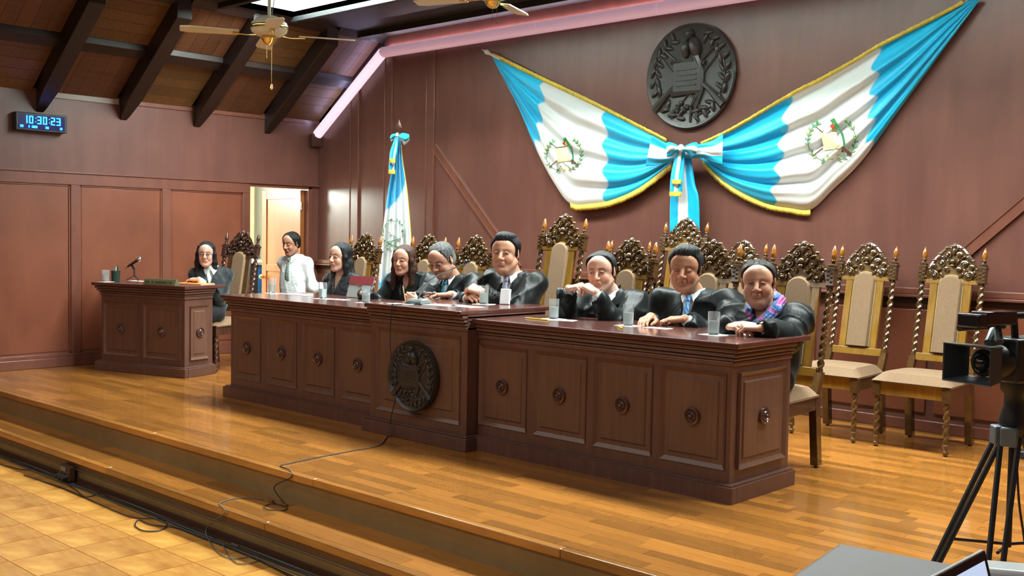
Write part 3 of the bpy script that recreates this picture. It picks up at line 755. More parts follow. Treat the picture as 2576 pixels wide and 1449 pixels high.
# ================================================================== flag drapes on the back wall
CY, WH, GO = (.0, .40, .68), (.74, .78, .78), (.62, .45, .06)
def lerp2(P, t):
    # P: [(t, (x,y))], piecewise cubic-ish interpolation
    for i in range(len(P)-1):
        if t <= P[i+1][0] or i == len(P)-2:
            t0, t1 = P[i][0], P[i+1][0]; u = (t-t0)/(t1-t0)
            p0 = P[i-1][1] if i > 0 else P[i][1]; p1 = P[i][1]; p2 = P[i+1][1]; p3 = P[i+2][1] if i+2 < len(P) else P[i+1][1]
            a = P[i-1][0] if i > 0 else t0-(t1-t0); d = P[i+2][0] if i+2 < len(P) else t1+(t1-t0)
            out = []
            for k in (0, 1):
                m1 = (p2[k]-p0[k])/(t1-a)*(t1-t0); m2 = (p3[k]-p1[k])/(d-t0)*(t1-t0)
                u2, u3 = u*u, u*u*u
                out.append((2*u3-3*u2+1)*p1[k]+(u3-2*u2+u)*m1+(-2*u3+3*u2)*p2[k]+(u3-u2)*m2)
            return out
def drape(label, top, bot, bands, nf, seed, sag, hem0, hem1, hemside=1):
    r = random.Random(seed); NU, NV = 230, 130
    ph = [r.uniform(0, 6.28) for _ in range(6)]; t = thing('flag_drape', label, 'flag')
    G = []; CC = []; PX = []
    for i in range(NU+1):
        u = i/NU; row = []; cr = []; pr = []
        a, c = lerp2(top, u), lerp2(bot, u)
        env = math.sin(PI*min(1, max(0, u)))**.55
        for j in range(NV+1):
            v = j/NV
            # folds run along u, bowed; gathered at both ends
            vv = v+.035*math.sin(2*PI*u*1.3+ph[0])*math.sin(PI*v)
            f = .70*math.sin(2*PI*nf*vv+ph[1])+.26*math.sin(2*PI*nf*1.9*vv+ph[2]+2*u)+.22*math.sin(2*PI*nf*.47*vv+ph[3])
            wid = math.hypot(a[0]-c[0], a[1]-c[1])/110.
            amp = .024*min(1.6, .35+wid*.5)
            amp *= (.45+.55*env)
            y = YB-.055-.035*env*math.sin(PI*v)**.5-amp*f
            bl = math.sin(PI*v)*sag*env
            px = a[0]+(c[0]-a[0])*v; py = a[1]+(c[1]-a[1])*v+bl
            row.append(onY(px, py, y)); pr.append((px, py, y))
            uu = u+.017*math.sin(2*PI*nf*vv+ph[1]+1.2)
            q_ = max(0, min(1, (min(uu-bands[0], bands[1]-uu))*NU/1.6+.5)); col = tuple(WH[k]*q_+CY[k]*(1-q_) for k in range(3))
            cr.append(col)
        G.append(row); CC.append(cr); PX.append(pr)
    b = MB(); b.grid(G, CC); o = b.obj('cloth', M_flag, t, color=True, fix=False)
    sd = o.modifiers.new('thick', 'SOLIDIFY'); sd.thickness = .004; sd.offset = 0
    # fringe: along the top edge, and along the hem of the lower edge
    def fringe(name, idx, u0, u1, w, dirn):
        b = MB(); i0, i1 = int(u0*NU), int(u1*NU); A = []; cc = []
        for i in range(i0, i1+1):
            px, py, y = PX[i][idx]
            q = .9+.2*r.random(); ja = [onY(px, py-2*dirn, y-.010), onY(px+1, py+w*q*.5*dirn, y-.018), onY(px+1, py+w*q*dirn, y-.012)]
            A.append(ja); s_ = .8+.35*r.random(); cc.append([(GO[0]*s_, GO[1]*s_, GO[2])]*3)
        b.grid(A, cc); f = b.obj(name, M_gold, t, color=True, fix=False)
        sd = f.modifiers.new('thick', 'SOLIDIFY'); sd.thickness = .006; sd.offset = 0
    fringe('gold_fringe', 0, .0, .97, 9, -1)
    fringe('gold_fringe', NV, hem0, hem1, 13, 1)
    return t, PX
t1, PX1 = drape('smaller draped flag, blue and white with gold fringe, left of the ribbon bow',
    [(0, (1240, 142)), (.15, (1298, 170)), (.30, (1368, 204)), (.47, (1440, 238)), (.65, (1514, 274)), (.82, (1600, 318)), (1, (1685, 362))],
    [(0, (1242, 150)), (.15, (1300, 262)), (.30, (1350, 378)), (.42, (1395, 462)), (.50, (1434, 512)), (.58, (1482, 515)), (.70, (1540, 505)), (.85, (1612, 472)), (1, (1690, 412))],
    (.30, .665), 3.6, 5, 6, .50, 1.0)
t2, PX2 = drape('larger draped flag, blue and white with gold fringe, right of the ribbon bow',
    [(0, (1762, 366)), (.13, (1838, 330)), (.36, (1995, 238)), (.50, (2070, 200)), (.66, (2150, 155)), (.78, (2216, 116)), (.9, (2330, 58)), (1, (2452, -6))],
    [(0, (1762, 400)), (.13, (1826, 462)), (.30, (1918, 510)), (.42, (1985, 524)), (.50, (2038, 528)), (.60, (2092, 480)), (.74, (2168, 404)), (.86, (2268, 268)), (1, (2466, -2))],
    (.345, .765), 4.4, 9, 8, .02, .5)
for t_, PXg, cxy, rx, ry in ((t1, PX1, (1418, 388), 52, 50), (t2, PX2, (2092, 352), 70, 64)):
    flat = [(p[0], p[1], p[2]) for row in PXg[10:-10:3] for p in row[::3]]
    def P(a, c, off=.007):
        px, py = cxy[0]+a*rx, cxy[1]-c*ry-a*ry*.05
        y = min(sorted(flat, key=lambda q: (q[0]-px)**2+(q[1]-py)**2)[:4], key=lambda q: q[2])[2]
        return onY(px, py, y-off)
    b = MB(); re_ = random.Random(4)
    def leaf_(a, c, l, w, ang, col):
        b.col = col; d = (math.cos(ang), math.sin(ang)); n = (-d[1], d[0])
        b.add([P(a, c), P(a+d[0]*l*.5+n[0]*w, c+d[1]*l*.5+n[1]*w), P(a+d[0]*l, c+d[1]*l), P(a+d[0]*l*.5-n[0]*w, c+d[1]*l*.5-n[1]*w)], [(0, 1, 2, 3)])
    def line(pts, w, col):
        b.col = col
        for i in range(len(pts)-1):
            (a0, c0), (a1, c1) = pts[i], pts[i+1]; d = math.hypot(a1-a0, c1-c0) or 1; n = (-(c1-c0)/d*w, (a1-a0)/d*w)
            b.add([P(a0+n[0], c0+n[1]), P(a1+n[0], c1+n[1]), P(a1-n[0], c1-n[1]), P(a0-n[0], c0-n[1])], [(0, 1, 2, 3)])
    GR = (.10, .24, .13)
    for s in (-1, 1):
        for k in range(11):
            if re_.random() < .12: continue
            a = math.radians(-75+k*12.5); x, z = s*.86*math.cos(a), .86*math.sin(a)
            g = (GR[0]*re_.uniform(.6, 2.5), GR[1]*re_.uniform(.7, 1.8), GR[2]*re_.uniform(.6, 1.6))
            for o in (-.6, .6): leaf_(x, z, .20, .036, (PI/2+a if s > 0 else PI/2-a)+o, g)
        line([(s*.86*math.cos(math.radians(q)), .86*math.sin(math.radians(q))) for q in range(-75, 62, 12)], .012, (.08, .12, .06))
    b.col = (.60, .56, .38); b.add([P(-.42, .30), P(.16, .36), P(.30, -.26), P(-.26, -.32)], [(0, 1, 2, 3)])
    b.col = (.52, .46, .26); b.add([P(-.46, .36, .009), P(.18, .42, .009), P(.16, .32, .009), P(-.46, .26, .009)], [(0, 1, 2, 3)]); b.add([P(-.32, -.28, .009), P(.30, -.20, .009), P(.32, -.34, .009), P(-.28, -.40, .009)], [(0, 1, 2, 3)])
    line([(-.7, -.62), (-.3, -.3)], .03, (.12, .06, .03)); line([(.3, .3), (.66, .62)], .018, (.12, .10, .09))
    line([(.7, -.62), (.36, -.3)], .06, (.12, .05, .03)); line([(-.3, .3), (-.66, .62)], .018, (.12, .10, .09))
    line([(-.4, -.8), (.3, -.2)], .016, (.35, .35, .2)); line([(.42, -.8), (-.26, -.25)], .016, (.30, .30, .2))
    for k in range(7): leaf_(re_.uniform(-.2, .3), -.7+re_.uniform(-.08, .08), .12, .04, re_.uniform(0, 6), ((.6, .35, .02) if k % 2 else (.10, .35, .12)))
    line([(.02, .82), (.06, .74), (.12, .62), (.22, .44)], .085, (.04, .20, .06))
    line([(-.02, .60), (.08, .48)], .07, (.55, .05, .03)); line([(.06, .62), (.16, .44)], .045, (.45, .45, .04))
    line([(.22, .46), (.38, .22), (.44, -.05), (.46, -.3), (.38, -.5)], .038, (.04, .18, .07))
    b.obj('emblem', M_emb, t_, smooth=False, fix=False, color=True)
# ---- pole tip of the drape
b = MB(); p0, p1 = onY(1212, 124, YB-.09), onY(1262, 152, YB-.09); d = (p1-p0)
b.tube([p0, p0+d*.18, p0+d*.22, p0+d*.34, p0+d*.40, p0+d*.5, p1-d*.1], [.002, .014, .024, .020, .012, .013, .013], 10); b.obj('pole_tip', plain('cream_pole', (.62, .60, .50), .3), t1)
# ---- the bow: wide stripes band, knot bow, tails
def ribbon(name, L, Rr, par, Y0, cols=(CY, WH, CY), cuts=(.30, .68), wav=.006, ny=36, nx=30, seed=1, bow=.02, mat=None, Y1=None):
    r = random.Random(seed); ph = r.uniform(0, 6); G = []; CC = []
    for i in range(ny+1):
        u = i/ny; a = lerp2([(k/(len(L)-1), p) for k, p in enumerate(L)], u); c = lerp2([(k/(len(Rr)-1), p) for k, p in enumerate(Rr)], u)
        row = []; cr = []
        for j in range(nx+1):
            v = j/nx; y = Y0+((Y1-Y0)*u if Y1 else 0)-bow*math.sin(PI*v)-wav*math.sin(ph+v*9+u*3)-wav*.6*math.sin(ph+v*19-u*5)
            row.append(onY(a[0]+(c[0]-a[0])*v, a[1]+(c[1]-a[1])*v, y)); cr.append(cols[0] if v < cuts[0] else cols[1] if v < cuts[1] else cols[2])
        G.append(row); CC.append(cr)
    b = MB(); b.grid(G, CC); o = b.obj(name, mat or M_flag, par, color=True, fix=False)
    sd = o.modifiers.new('thick', 'SOLIDIFY'); sd.thickness = .004; sd.offset = 0
    return o
bow = thing('ribbon_bow', 'big blue and white striped bow with long tails where the two drapes meet', 'bow')
ribbon('tail', [(1700, 392), (1692, 440), (1686, 510), (1685, 584)], [(1738, 392), (1748, 460), (1758, 500), (1760, 590)], bow, YB-.12, cuts=(.30, .62), seed=2, ny=60)
ribbon('band', [(1640, 340), (1680, 362), (1710, 370), (1735, 372)], [(1624, 418), (1660, 414), (1700, 404), (1735, 396)], bow, YB-.17, cuts=(.28, .72), seed=3)
ribbon('band', [(1735, 368), (1765, 362), (1795, 352), (1819, 334)], [(1735, 398), (1770, 398), (1795, 408), (1817, 414)], bow, YB-.17, cuts=(.28, .72), seed=4)
ribbon('tail', [(1702, 378), (1692, 420), (1687, 450), (1685, 482)], [(1724, 378), (1720, 420), (1718, 450), (1716, 482)], bow, YB-.20, cuts=(.36, .66), seed=5)
for (x0, x1, y0, y1) in ((1691, 1714, 452, 463), (1684, 1714, 482, 494)):
    ribbon('gold_band', [(x0, y0), (x0, (y0+y1)/2), (x0, y1)], [(x1, y0), (x1, (y0+y1)/2), (x1, y1)], bow, YB-.225, cols=(GO, GO, GO), wav=.002, ny=6, nx=10, seed=6, mat=M_gold)
ribbon('loop', [(1712, 372), (1698, 362), (1680, 358), (1676, 372)], [(1712, 378), (1700, 384), (1690, 392), (1678, 394)], bow, YB-.235, cuts=(.3, .62), seed=7, bow=.03)
ribbon('loop', [(1716, 372), (1735, 362), (1752, 358), (1757, 368)], [(1716, 378), (1728, 384), (1740, 394), (1750, 390)], bow, YB-.235, cuts=(.3, .62), seed=8, bow=.03)
b = MB(); b.ell(onY(1713, 372, YB-.26), (.028, .022, .030)); b.obj('knot', plain('white_satin', (.86, .88, .88), .35), bow)
# ================================================================== flag on a pole
FY = 6.95
fp = thing('standing_flag', 'blue and white flag with an emblem hanging from a pole beside the wall', 'flag', (0, 0, 0))
top = onY(1004, 300, FY); ptop = onY(1003, 345, FY)
b = MB(); b.tube([(top.x, FY, .05), (top.x, FY, top.z-.19)], .014, 10); b.lathe([(.16, 0), (.16, .02), (.06, .05), (.03, .12), (.02, .13)], Matrix.Translation((top.x, FY, 0)), 24); b.obj('pole', M_brown, fp)
b = MB(); b.lathe([(.02, -.19), (.024, -.17), (.012, -.155), (.012, -.12), (.016, -.115), (.04, -.085), (.028, -.05), (0, 0)], Matrix.Translation((top.x, FY, top.z)), 10, 1, .5); b.obj('spear_tip', M_brown, fp)
NU, NV = 90, 72; G = []; CC = []; PXF = []
Lp = [(0, (1000, 345)), (.10, (992, 395)), (.30, (978, 470)), (.5, (968, 540)), (.72, (958, 630)), (1, (950, 745))]
Rp = [(0, (1008, 345)), (.10, (1011, 395)), (.30, (1022, 470)), (.5, (1029, 540)), (.72, (1035, 630)), (1, (1036, 745))]
for i in range(NU+1):
    u = i/NU; a, c = lerp2(Lp, u), lerp2(Rp, u); row = []; cr = []; pr = []
    for j in range(NV+1):
        v = j/NV; amp = .012+.032*u
        y = FY-.03-.05*u*math.sin(PI*v)-amp*(math.sin(v*21+.8*u)+.5*math.sin(v*40-u))
        px, py = a[0]+(c[0]-a[0])*v, a[1]+(c[1]-a[1])*v
        row.append(onY(px, py, y)); pr.append((px, py, y))
        e1 = .47-.20*v**1.3; e2 = .885-.10*v+.012*math.sin(v*21)
        if v > .55: e1 = .47-.2*v**1.3-.02*(v-.55)
        cr.append(CY if u < e1 or u > e2 else WH)
    G.append(row); CC.append(cr); PXF.append(pr)
b = MB(); b.grid(G, CC); o = b.obj('cloth', M_flag, fp, color=True, fix=False); sd = o.modifiers.new('thick', 'SOLIDIFY'); sd.thickness = .004; sd.offset = 0
b = MB(); b.grid([[G[i][NV]+Vector((0, -.004, 0)), G[i][NV]+Vector((.018, -.006, 0))] for i in range(4, NU+1)], [[GO, GO] for i in range(4, NU+1)]); b.obj('gold_fringe', M_gold, fp, color=True, fix=False)
flat = [p for row in PXF[20:] for p in row[::2]]
b = MB(); re_ = random.Random(8)
def P2(px, py):
    y = min(sorted(flat, key=lambda q: (q[0]-px)**2+(q[1]-py)**2)[:4], key=lambda q: q[2])[2]; return onY(px, py, y-.007)
for k in range(44):
    a = math.radians(-95-k*6.2); r_ = 1; px, py = 990+26*math.cos(a)*r_, 592+38*math.sin(a)*-1
    if 200 < (math.degrees(a) % 360) < 20: continue
    b.col = (.06*re_.uniform(.6, 2), .19*re_.uniform(.7, 1.6), .09); an = re_.uniform(0, 6)
    b.add([P2(px, py), P2(px+3*math.cos(an), py+3*math.sin(an)), P2(px+7*math.cos(an+.3), py+7*math.sin(an+.3)), P2(px+3*math.cos(an+.8), py+3*math.sin(an+.8))], [(0, 1, 2, 3)])
for (x0, y0, x1, y1, w, cc) in ((972, 610, 1008, 600, 1.2, (.1, .3, .2)), (972, 580, 1005, 604, .8, (.3, .35, .3)), (985, 560, 990, 612, .8, (.35, .4, .35)), (1010, 566, 1012, 578, 1.2, (.3, .1, .1)), (975, 612, 1000, 622, 2, (.08, .25, .1))):
    b.col = cc; n = 6
    for q in range(n):
        xa, ya, xb, yb_ = x0+(x1-x0)*q/n, y0+(y1-y0)*q/n, x0+(x1-x0)*(q+1)/n, y0+(y1-y0)*(q+1)/n
        b.add([P2(xa, ya-w), P2(xb, yb_-w), P2(xb, yb_+w), P2(xa, ya+w)], [(0, 1, 2, 3)])
b.obj('emblem', M_emb, fp, smooth=False, fix=False, color=True)
ribbon('bow_loop', [(1003, 340), (1012, 335), (1022, 336), (1029, 338)], [(1003, 345), (1012, 356), (1018, 364), (1030, 352)], fp, FY-.10, cuts=(.5, .75), seed=7, bow=.03, cols=(CY, CY, WH))
ribbon('bow_loop', [(1000, 338), (992, 336), (984, 340), (981, 346)], [(1000, 346), (994, 350), (990, 352), (984, 356)], fp, FY-.08, cuts=(.8, .9), seed=9, bow=.02)
ribbon('bow_tail', [(994, 346), (984, 372), (980, 392), (978, 428)], [(1003, 346), (1000, 372), (995, 400), (993, 428)], fp, FY-.12, cuts=(.6, .85), seed=10, bow=.015, cols=(CY, WH, CY))
for (x0, x1, y0, y1) in ((980, 995, 399, 410), (977, 994, 427, 438)):
    ribbon('gold_band', [(x0, y0), (x0, (y0+y1)/2), (x0, y1)], [(x1, y0), (x1, (y0+y1)/2), (x1, y1)], fp, FY-.145, cols=(GO, GO, GO), wav=.001, ny=5, nx=8, mat=M_gold)
b = MB(); b.ell(onY(999, 339, FY-.12), (.018, .014, .022)); b.obj('knot', plain('white_rosette', (.86, .88, .88), .4), fp)
# ================================================================== people: bodies and clothes as smooth implicit surfaces
class Field:
    def __init__(s, lo, hi, res):
        s.ax = [np.arange(lo[i], hi[i]+res, res, dtype=np.float32) for i in range(3)]
        s.F = np.full([len(a) for a in s.ax], .25, np.float32); s.res = res
    def sl(s, lo, hi):
        return tuple(slice(max(0, int(np.searchsorted(a, l))), int(np.searchsorted(a, h))) for a, l, h in zip(s.ax, lo, hi))
    def grid(s, q):
        return (s.ax[0][q[0]][:, None, None], s.ax[1][q[1]][None, :, None], s.ax[2][q[2]][None, None, :])
    def put(s, q, d, k, sub=False):
        a = s.F[q]
        if a.size == 0: return
        if sub:
            d = -d
            if k: h = np.clip(.5-.5*(a-d)/k, 0, 1); s.F[q] = a*(1-h)+d*h+k*h*(1-h)
            else: s.F[q] = np.maximum(a, d)
        else:
            h = np.clip(.5+.5*(d-a)/k, 0, 1); s.F[q] = d*(1-h)+a*h-k*h*(1-h)
    def cap(s, a, b, ra, rb, k=.02, sub=False):
        a = np.array(a, np.float32); b = np.array(b, np.float32); m = max(ra, rb)+k+.01
        q = s.sl(np.minimum(a, b)-m, np.maximum(a, b)+m); X, Y, Z = s.grid(q); ab = b-a; L = float(ab@ab)+1e-9
        t = np.clip(((X-a[0])*ab[0]+(Y-a[1])*ab[1]+(Z-a[2])*ab[2])/L, 0, 1)
        d = np.sqrt((X-a[0]-t*ab[0])**2+(Y-a[1]-t*ab[1])**2+(Z-a[2]-t*ab[2])**2)-(ra+(rb-ra)*t)
        s.put(q, d, k, sub)
    def path(s, pts, rr, k=.02, sub=False):
        for i in range(len(pts)-1): s.cap(pts[i], pts[i+1], rr[i], rr[i+1], k, sub)
    def ell(s, c, r, R=None, k=.02, sub=False):
        c = np.array(c, np.float32); r = np.array(r, np.float32); m = float(r.max())+k+.01
        q = s.sl(c-m, c+m); X, Y, Z = s.grid(q); X, Y, Z = X-c[0], Y-c[1], Z-c[2]
        if R is not None: X, Y, Z = (R[0][i]*X+R[1][i]*Y+R[2][i]*Z for i in range(3))
        k0 = np.sqrt((X/r[0])**2+(Y/r[1])**2+(Z/r[2])**2); k1 = np.sqrt((X/r[0]**2)**2+(Y/r[1]**2)**2+(Z/r[2]**2)**2)+1e-6
        s.put(q, k0*(k0-1)/k1, k, sub)
    def half(s, n, c):                      # keep only where n.p > c
        X, Y, Z = s.grid((slice(None),)*3); s.F = np.maximum(s.F, (c-(n[0]*X+n[1]*Y+n[2]*Z)).astype(np.float32))
    def net(s):
        F = s.F; F[0], F[-1] = .1, .1; F[:, 0], F[:, -1] = .1, .1; F[:, :, 0], F[:, :, -1] = .1, .1
        ins = F < 0; n = F.shape
        c = np.zeros((n[0]-1, n[1]-1, n[2]-1), np.int8)
        for i in (0, 1):
            for j in (0, 1):
                for k in (0, 1): c += ins[i:n[0]-1+i, j:n[1]-1+j, k:n[2]-1+k]
        idx = np.argwhere((c > 0) & (c < 8)); ID = np.full(c.shape, -1, np.int32); ID[tuple(idx.T)] = np.arange(len(idx))
        acc = np.zeros((len(idx), 3)); cnt = np.zeros(len(idx))
        for ax in range(3):
            o1, o2 = [a for a in range(3) if a != ax]
            for u in (0, 1):
                for v in (0, 1):
                    p = idx.copy(); p[:, o1] += u; p[:, o2] += v; q = p.copy(); q[:, ax] += 1
                    fa, fb = F[tuple(p.T)], F[tuple(q.T)]; m = (fa < 0) != (fb < 0)
                    t = np.where(m, fa/(fa-fb+1e-12), 0)
                    pt = p.astype(float); pt[:, ax] += t; acc[m] += pt[m]; cnt[m] += 1
        V = acc/cnt[:, None]; org = np.array([a[0] for a in s.ax]); V = V*s.res+org
        faces = []
        for ax in range(3):
            o1, o2 = (ax+1) % 3, (ax+2) % 3
            sa = [slice(None)]*3; sb = [slice(None)]*3; sa[ax] = slice(0, -1); sb[ax] = slice(1, None)
            for o in (o1, o2): sa[o] = slice(1, -1); sb[o] = slice(1, -1)
            A, B = ins[tuple(sa)], ins[tuple(sb)]; e = np.argwhere(A != B); flip = A[tuple(e.T)]
            e[:, o1] += 1; e[:, o2] += 1
            def cell(u, v): q = e.copy(); q[:, o1] += u; q[:, o2] += v; return ID[tuple(q.T)]
            Q = np.stack([cell(-1, -1), cell(0, -1), cell(0, 0), cell(-1, 0)], 1); Q[~flip] = Q[~flip][:, ::-1]; faces.append(Q)
        return V, np.concatenate(faces)
def rotm(yaw=0, pitch=0, roll=0):
    return np.array(Matrix.Rotation(math.radians(yaw), 3, 'Z') @ Matrix.Rotation(math.radians(pitch), 3, 'X') @ Matrix.Rotation(math.radians(roll), 3, 'Y'))
def npmesh(name, parts, mat, cols=None):
    V = []; Fs = []; n = 0
    for v, f in parts: V.append(v); Fs.append(f+n); n += len(v)
    V = np.concatenate(V); Fs = np.concatenate(Fs)
    me = bpy.data.meshes.new(name); me.vertices.add(len(V)); me.vertices.foreach_set('co', V.astype(np.float32).ravel())
    me.loops.add(Fs.size); me.loops.foreach_set('vertex_index', Fs.astype(np.int32).ravel())
    me.polygons.add(len(Fs)); me.polygons.foreach_set('loop_start', np.arange(0, Fs.size, 4, dtype=np.int32))
    me.polygons.foreach_set('use_smooth', np.ones(len(Fs), bool)); me.update(calc_edges=True)
    if cols is not None:
        a = me.color_attributes.new('Col', 'FLOAT_COLOR', 'POINT'); arr = np.ones((len(V), 4), np.float32); arr[:, :3] = cols; a.data.foreach_set('color', arr.ravel())
    me.materials.append(mat); return me
M_skin = vcol('skin', .48, .4, bs=.05, bn=90, var=.05, sss=.12)
M_eye = vcol('eye_gloss', .12, .6)
M_hair = vcol('hair', .42, .3, bs=.9, bscale=(2.2, 2.2, .35), bn=130, var=.25, bd=.006)
def cloth(name, c, rough, sheen, bs=.5, bn=9, sc=(1, 1, 1)):
    m, nt, b = newmat(name); b.inputs['Base Color'].default_value = (*c, 1); b.inputs['Roughness'].default_value = rough
    b.inputs['Sheen Weight'].default_value = sheen; b.inputs['Sheen Tint'].default_value = (.75, .95, .95, 1); b.inputs['Specular IOR Level'].default_value = .22
    n = noise(nt, sc, bn, 4, dist=.8); bump(nt, b, n.outputs['Fac'], bs, .03); return m
M_robe = cloth('black_satin_robe', (.0022, .0042, .0046), .44, .05, .45, 7, (1, 1, .5))
M_robev = vcol('black_robe_velvet_trim', .46, .22, bs=.45, bscale=(1, 1, .5), bn=7, sheen=.05, bd=.03)
M_suit = cloth('black_suit_cloth', (.010, .014, .017), .6, .3, .4, 10)
M_blouse = cloth('black_blouse', (.012, .012, .014), .32, .2, .8, 16)
M_shirt = cloth('white_shirt_cloth', (.58, .62, .64), .7, .1, .35, 12)
M_trou = cloth('dark_trousers', (.015, .016, .02), .7, .1, .3, 10)
M_tie = vcol('silk_tie', .35, .5)
M_scarf = vcol('scarf_cloth', .6, .3, bs=.7, bn=40, sheen=.2, bd=.01)
def smooth01(x, a, b): t = np.clip((x-a)/(b-a), 0, 1); return t*t*(3-2*t)
def make_head(c, R, s, P):
    """P: w width, jaw, cheek, nose, lips, chin, brow, eyes 'open'/'closed'"""
    c = np.array(c)
    def W(x, y, z): return c+R@(np.array((x, y, z))*s)
    lo = np.minimum.reduce([W(x, y, z) for x in (-.1, .1) for y in (-.14, .13) for z in (-.24, .15)]); hi = np.maximum.reduce([W(x, y, z) for x in (-.1, .1) for y in (-.14, .13) for z in (-.24, .15)])
    F = Field(lo, hi, .0032)
    w, jw, ck, ns, fat = P.get('w', 1), P.get('jaw', 1), P.get('cheek', 1), P.get('nose', 1), P.get('fat', 0)
    E = lambda x, y, z, a, b, d, k=.02, sub=False, yaw=0: F.ell(W(x, y, z), (a*s, b*s, d*s), R if not yaw else R@rotm(yaw), k, sub)
    Cc = lambda a, b, ra, rb, k=.012, sub=False: F.cap(W(*a), W(*b), ra*s, rb*s, k, sub)
    E(0, .012, .035, .076*w, .094, .083, .02)
    E(0, -.030, -.030, .061*w, .062, .082, .03)
    E(0, -.028, -.068, .048*jw*w, .050, .042, .025)
    for g in (-1, 1):
        Cc((g*.056*w*jw, -.005, -.052), (g*.018*jw, -.068, -.098), .020, .018, .03)
        E(g*.038*w, -.062, -.030, .026*ck, .024*ck, .030*ck, .02)
        Cc((g*.008, -.084, .030), (g*.042*w, -.070, .030), .010*P.get('brow', 1), .009, .014)
        if fat: E(g*.040, -.030, -.068, .026*fat, .028*fat, .030*fat, .025)
        E(g*.054*w, -.040, .030, .020, .030, .036, .02)
    E(0, -.072, -.098, .020*P.get('chin', 1), .016, .016, .02)
    E(0, -.060, .060, .050*w, .030, .035, .03)
    for g in (-1, 1): E(g*.031, -.099, .007, .020, .016, .013, .014, True)
    Cc((0, -.086, .018), (0, -.112*(.94+.06*ns), -.024), .0085*ns, .0105*ns, .012)
    E(0, -.108, -.029, .0115*ns, .011, .0095, .008)
    for g in (-1, 1): E(g*.0125*ns, -.098, -.030, .0085*ns, .011, .0085, .007)
    Cc((0, -.088, -.038), (0, -.084, -.052), .009, .012, .014)
    lp = P.get('lips', 1)
    for g in (-1, 1):
        F.path([W(0, -.0925, -.0562), W(g*.013, -.0895, -.0570), W(g*.0265, -.0785, -.0665)], [.0046*lp*s, .0044*lp*s, .0026*s], .007); F.path([W(0, -.0910, -.0668), W(g*.012, -.0885, -.0668), W(g*.0245, -.0785, -.0678)], [.0058*lp*s, .0052*lp*s, .0026*s], .007)
        Cc((g*.018*ns, -.090, -.032), (g*.033, -.080, -.060), .0022, .0016, .007, True)
    F.path([W(-.027, -.081, -.0690), W(-.014, -.0945, -.0622), W(0, -.0965, -.0612), W(.014, -.0945, -.0622), W(.027, -.081, -.0690)], [.0012]*5, .004, True)
    E(0, -.092, -.082, .018, .010, .006, .012, True)
    for g in (-1, 1):                                        # eyelids
        if P.get('eyes', 'open') == 'open':
            F.path([W(g*.0170, -.0845, .0050), W(g*.025, -.0908, .0118), (W(g*.036, -.0898, .0118)), W(g*.046, -.0800, .0050)], [.0028*s, .0042*s, .0042*s, .0030*s], .004)
            F.path([W(g*.0175, -.0845, .0045), W(g*.026, -.0885, .0004), (W(g*.036, -.0870, .0004)), W(g*.045, -.0800, .0050)], [.0022*s, .0026*s, .0026*s, .0022*s], .004)
        else: E(g*.031, -.0800, .0055, .0150, .0125, .0115, .006)
    for g in (-1, 1):                                        # ears
        Re = R@rotm(g*18, 0, 0); q = lambda x, y, z, a, b, d, k, sub=False: F.ell(W(x, y, z), (a*s, b*s, d*s), Re, k, sub)
        q(g*.0800*w, .008, .003, .0075, .019, .031, .008); q(g*.0860*w, .006, .004, .006, .011, .019, .005, True); q(g*.078*w, .000, -.022, .006, .009, .012, .006)
    nk = np.array(P['neck'])                                 # base of the neck, world-local
    nr = P.get('neckr', .056)
    F.cap(W(0, .020, -.060), nk, nr*s*.95, nr*1.08, .03)
    if P.get('dbl'): E(0, -.035, -.112, .040, .040, .026, .03)
    V, Q = F.net()
    L = ((V-c)@R)/s; x, y, z = L[:, 0], L[:, 1], L[:, 2]; ax = np.abs(x)
    base = np.array(P['skin'])[None, :]*np.ones((len(V), 1)); C = base.copy()
    def mix(mask, col, a=1): 
        nonlocal C
        m = (mask*a)[:, None]; C = C*(1-m)+np.array(col)[None, :]*m
    fr = (y < -.05)
    mix(fr*np.exp(-((ax-.042)**2+(z+.03)**2)/.0005), base[0]*np.array((1.12, .80, .76)), .55)
    mix(fr*np.exp(-((ax)**2+(z+.026)**2)/.0002), base[0]*np.array((1.10, .78, .74)), .45)
    if P.get('stubble'): mix((y < -.0)*smooth01(-z, .030, .055)*(1-smooth01(-z, .11, .13)), base[0]*np.array((.72, .72, .76)), P['stubble'])
    mix(fr*np.exp(-(((ax-.031)/.020)**2+((z-.006)/.013)**2)**2), base[0]*np.array((.66, .54, .52)), P.get('socket', .6))  # eye sockets painted darker, shade put into the skin colour
    lz = -.0612-3.2*np.clip(ax-.006, 0, 1)**1.35; m = fr*(y < -.070)*(1-smooth01(((x/.0275)**2+((z-lz)/(.0098*lp))**2), .7, 1.05)); mix(m, P.get('lipcol', base[0]*np.array((.78, .48, .46))), .62)
    mix(m*(np.abs(z-lz+.0002) < .0012), base[0]*.30, .75)
    bz = .0285+.006*np.cos((ax-.028)*70)-.004; m = fr*(1-smooth01(np.abs(z-bz)/(.0042*P.get('browt', 1)), .6, 1.2))*smooth01(ax, .010, .014)*(1-smooth01(ax, .044, .050)); mix(m, P['hair'], P.get('browa', .8))
    if P.get('eyes', 'open') == 'open':
        u = (ax-.031)/.0150; uz = .0045+.0048*(1-u*u); m = fr*(np.abs(u) < 1)*(1-smooth01(np.abs(z-uz)/.0022, .4, 1.2)); mix(m, (.02, .012, .01), .85)
    else:
        u = (ax-.031)/.0155; uz = -.0020-.0045*(1-u*u)+.003; m = fr*(np.abs(u) < 1)*(1-smooth01(np.abs(z-uz)/.0020, .4, 1.3)); mix(m, (.03, .015, .012), .85)
    for g in (-1, 1): mix((y < -.09)*np.exp(-((x-g*.0085*ns)**2+(z+.0365)**2)/.000010), (.05, .015, .012), .9)
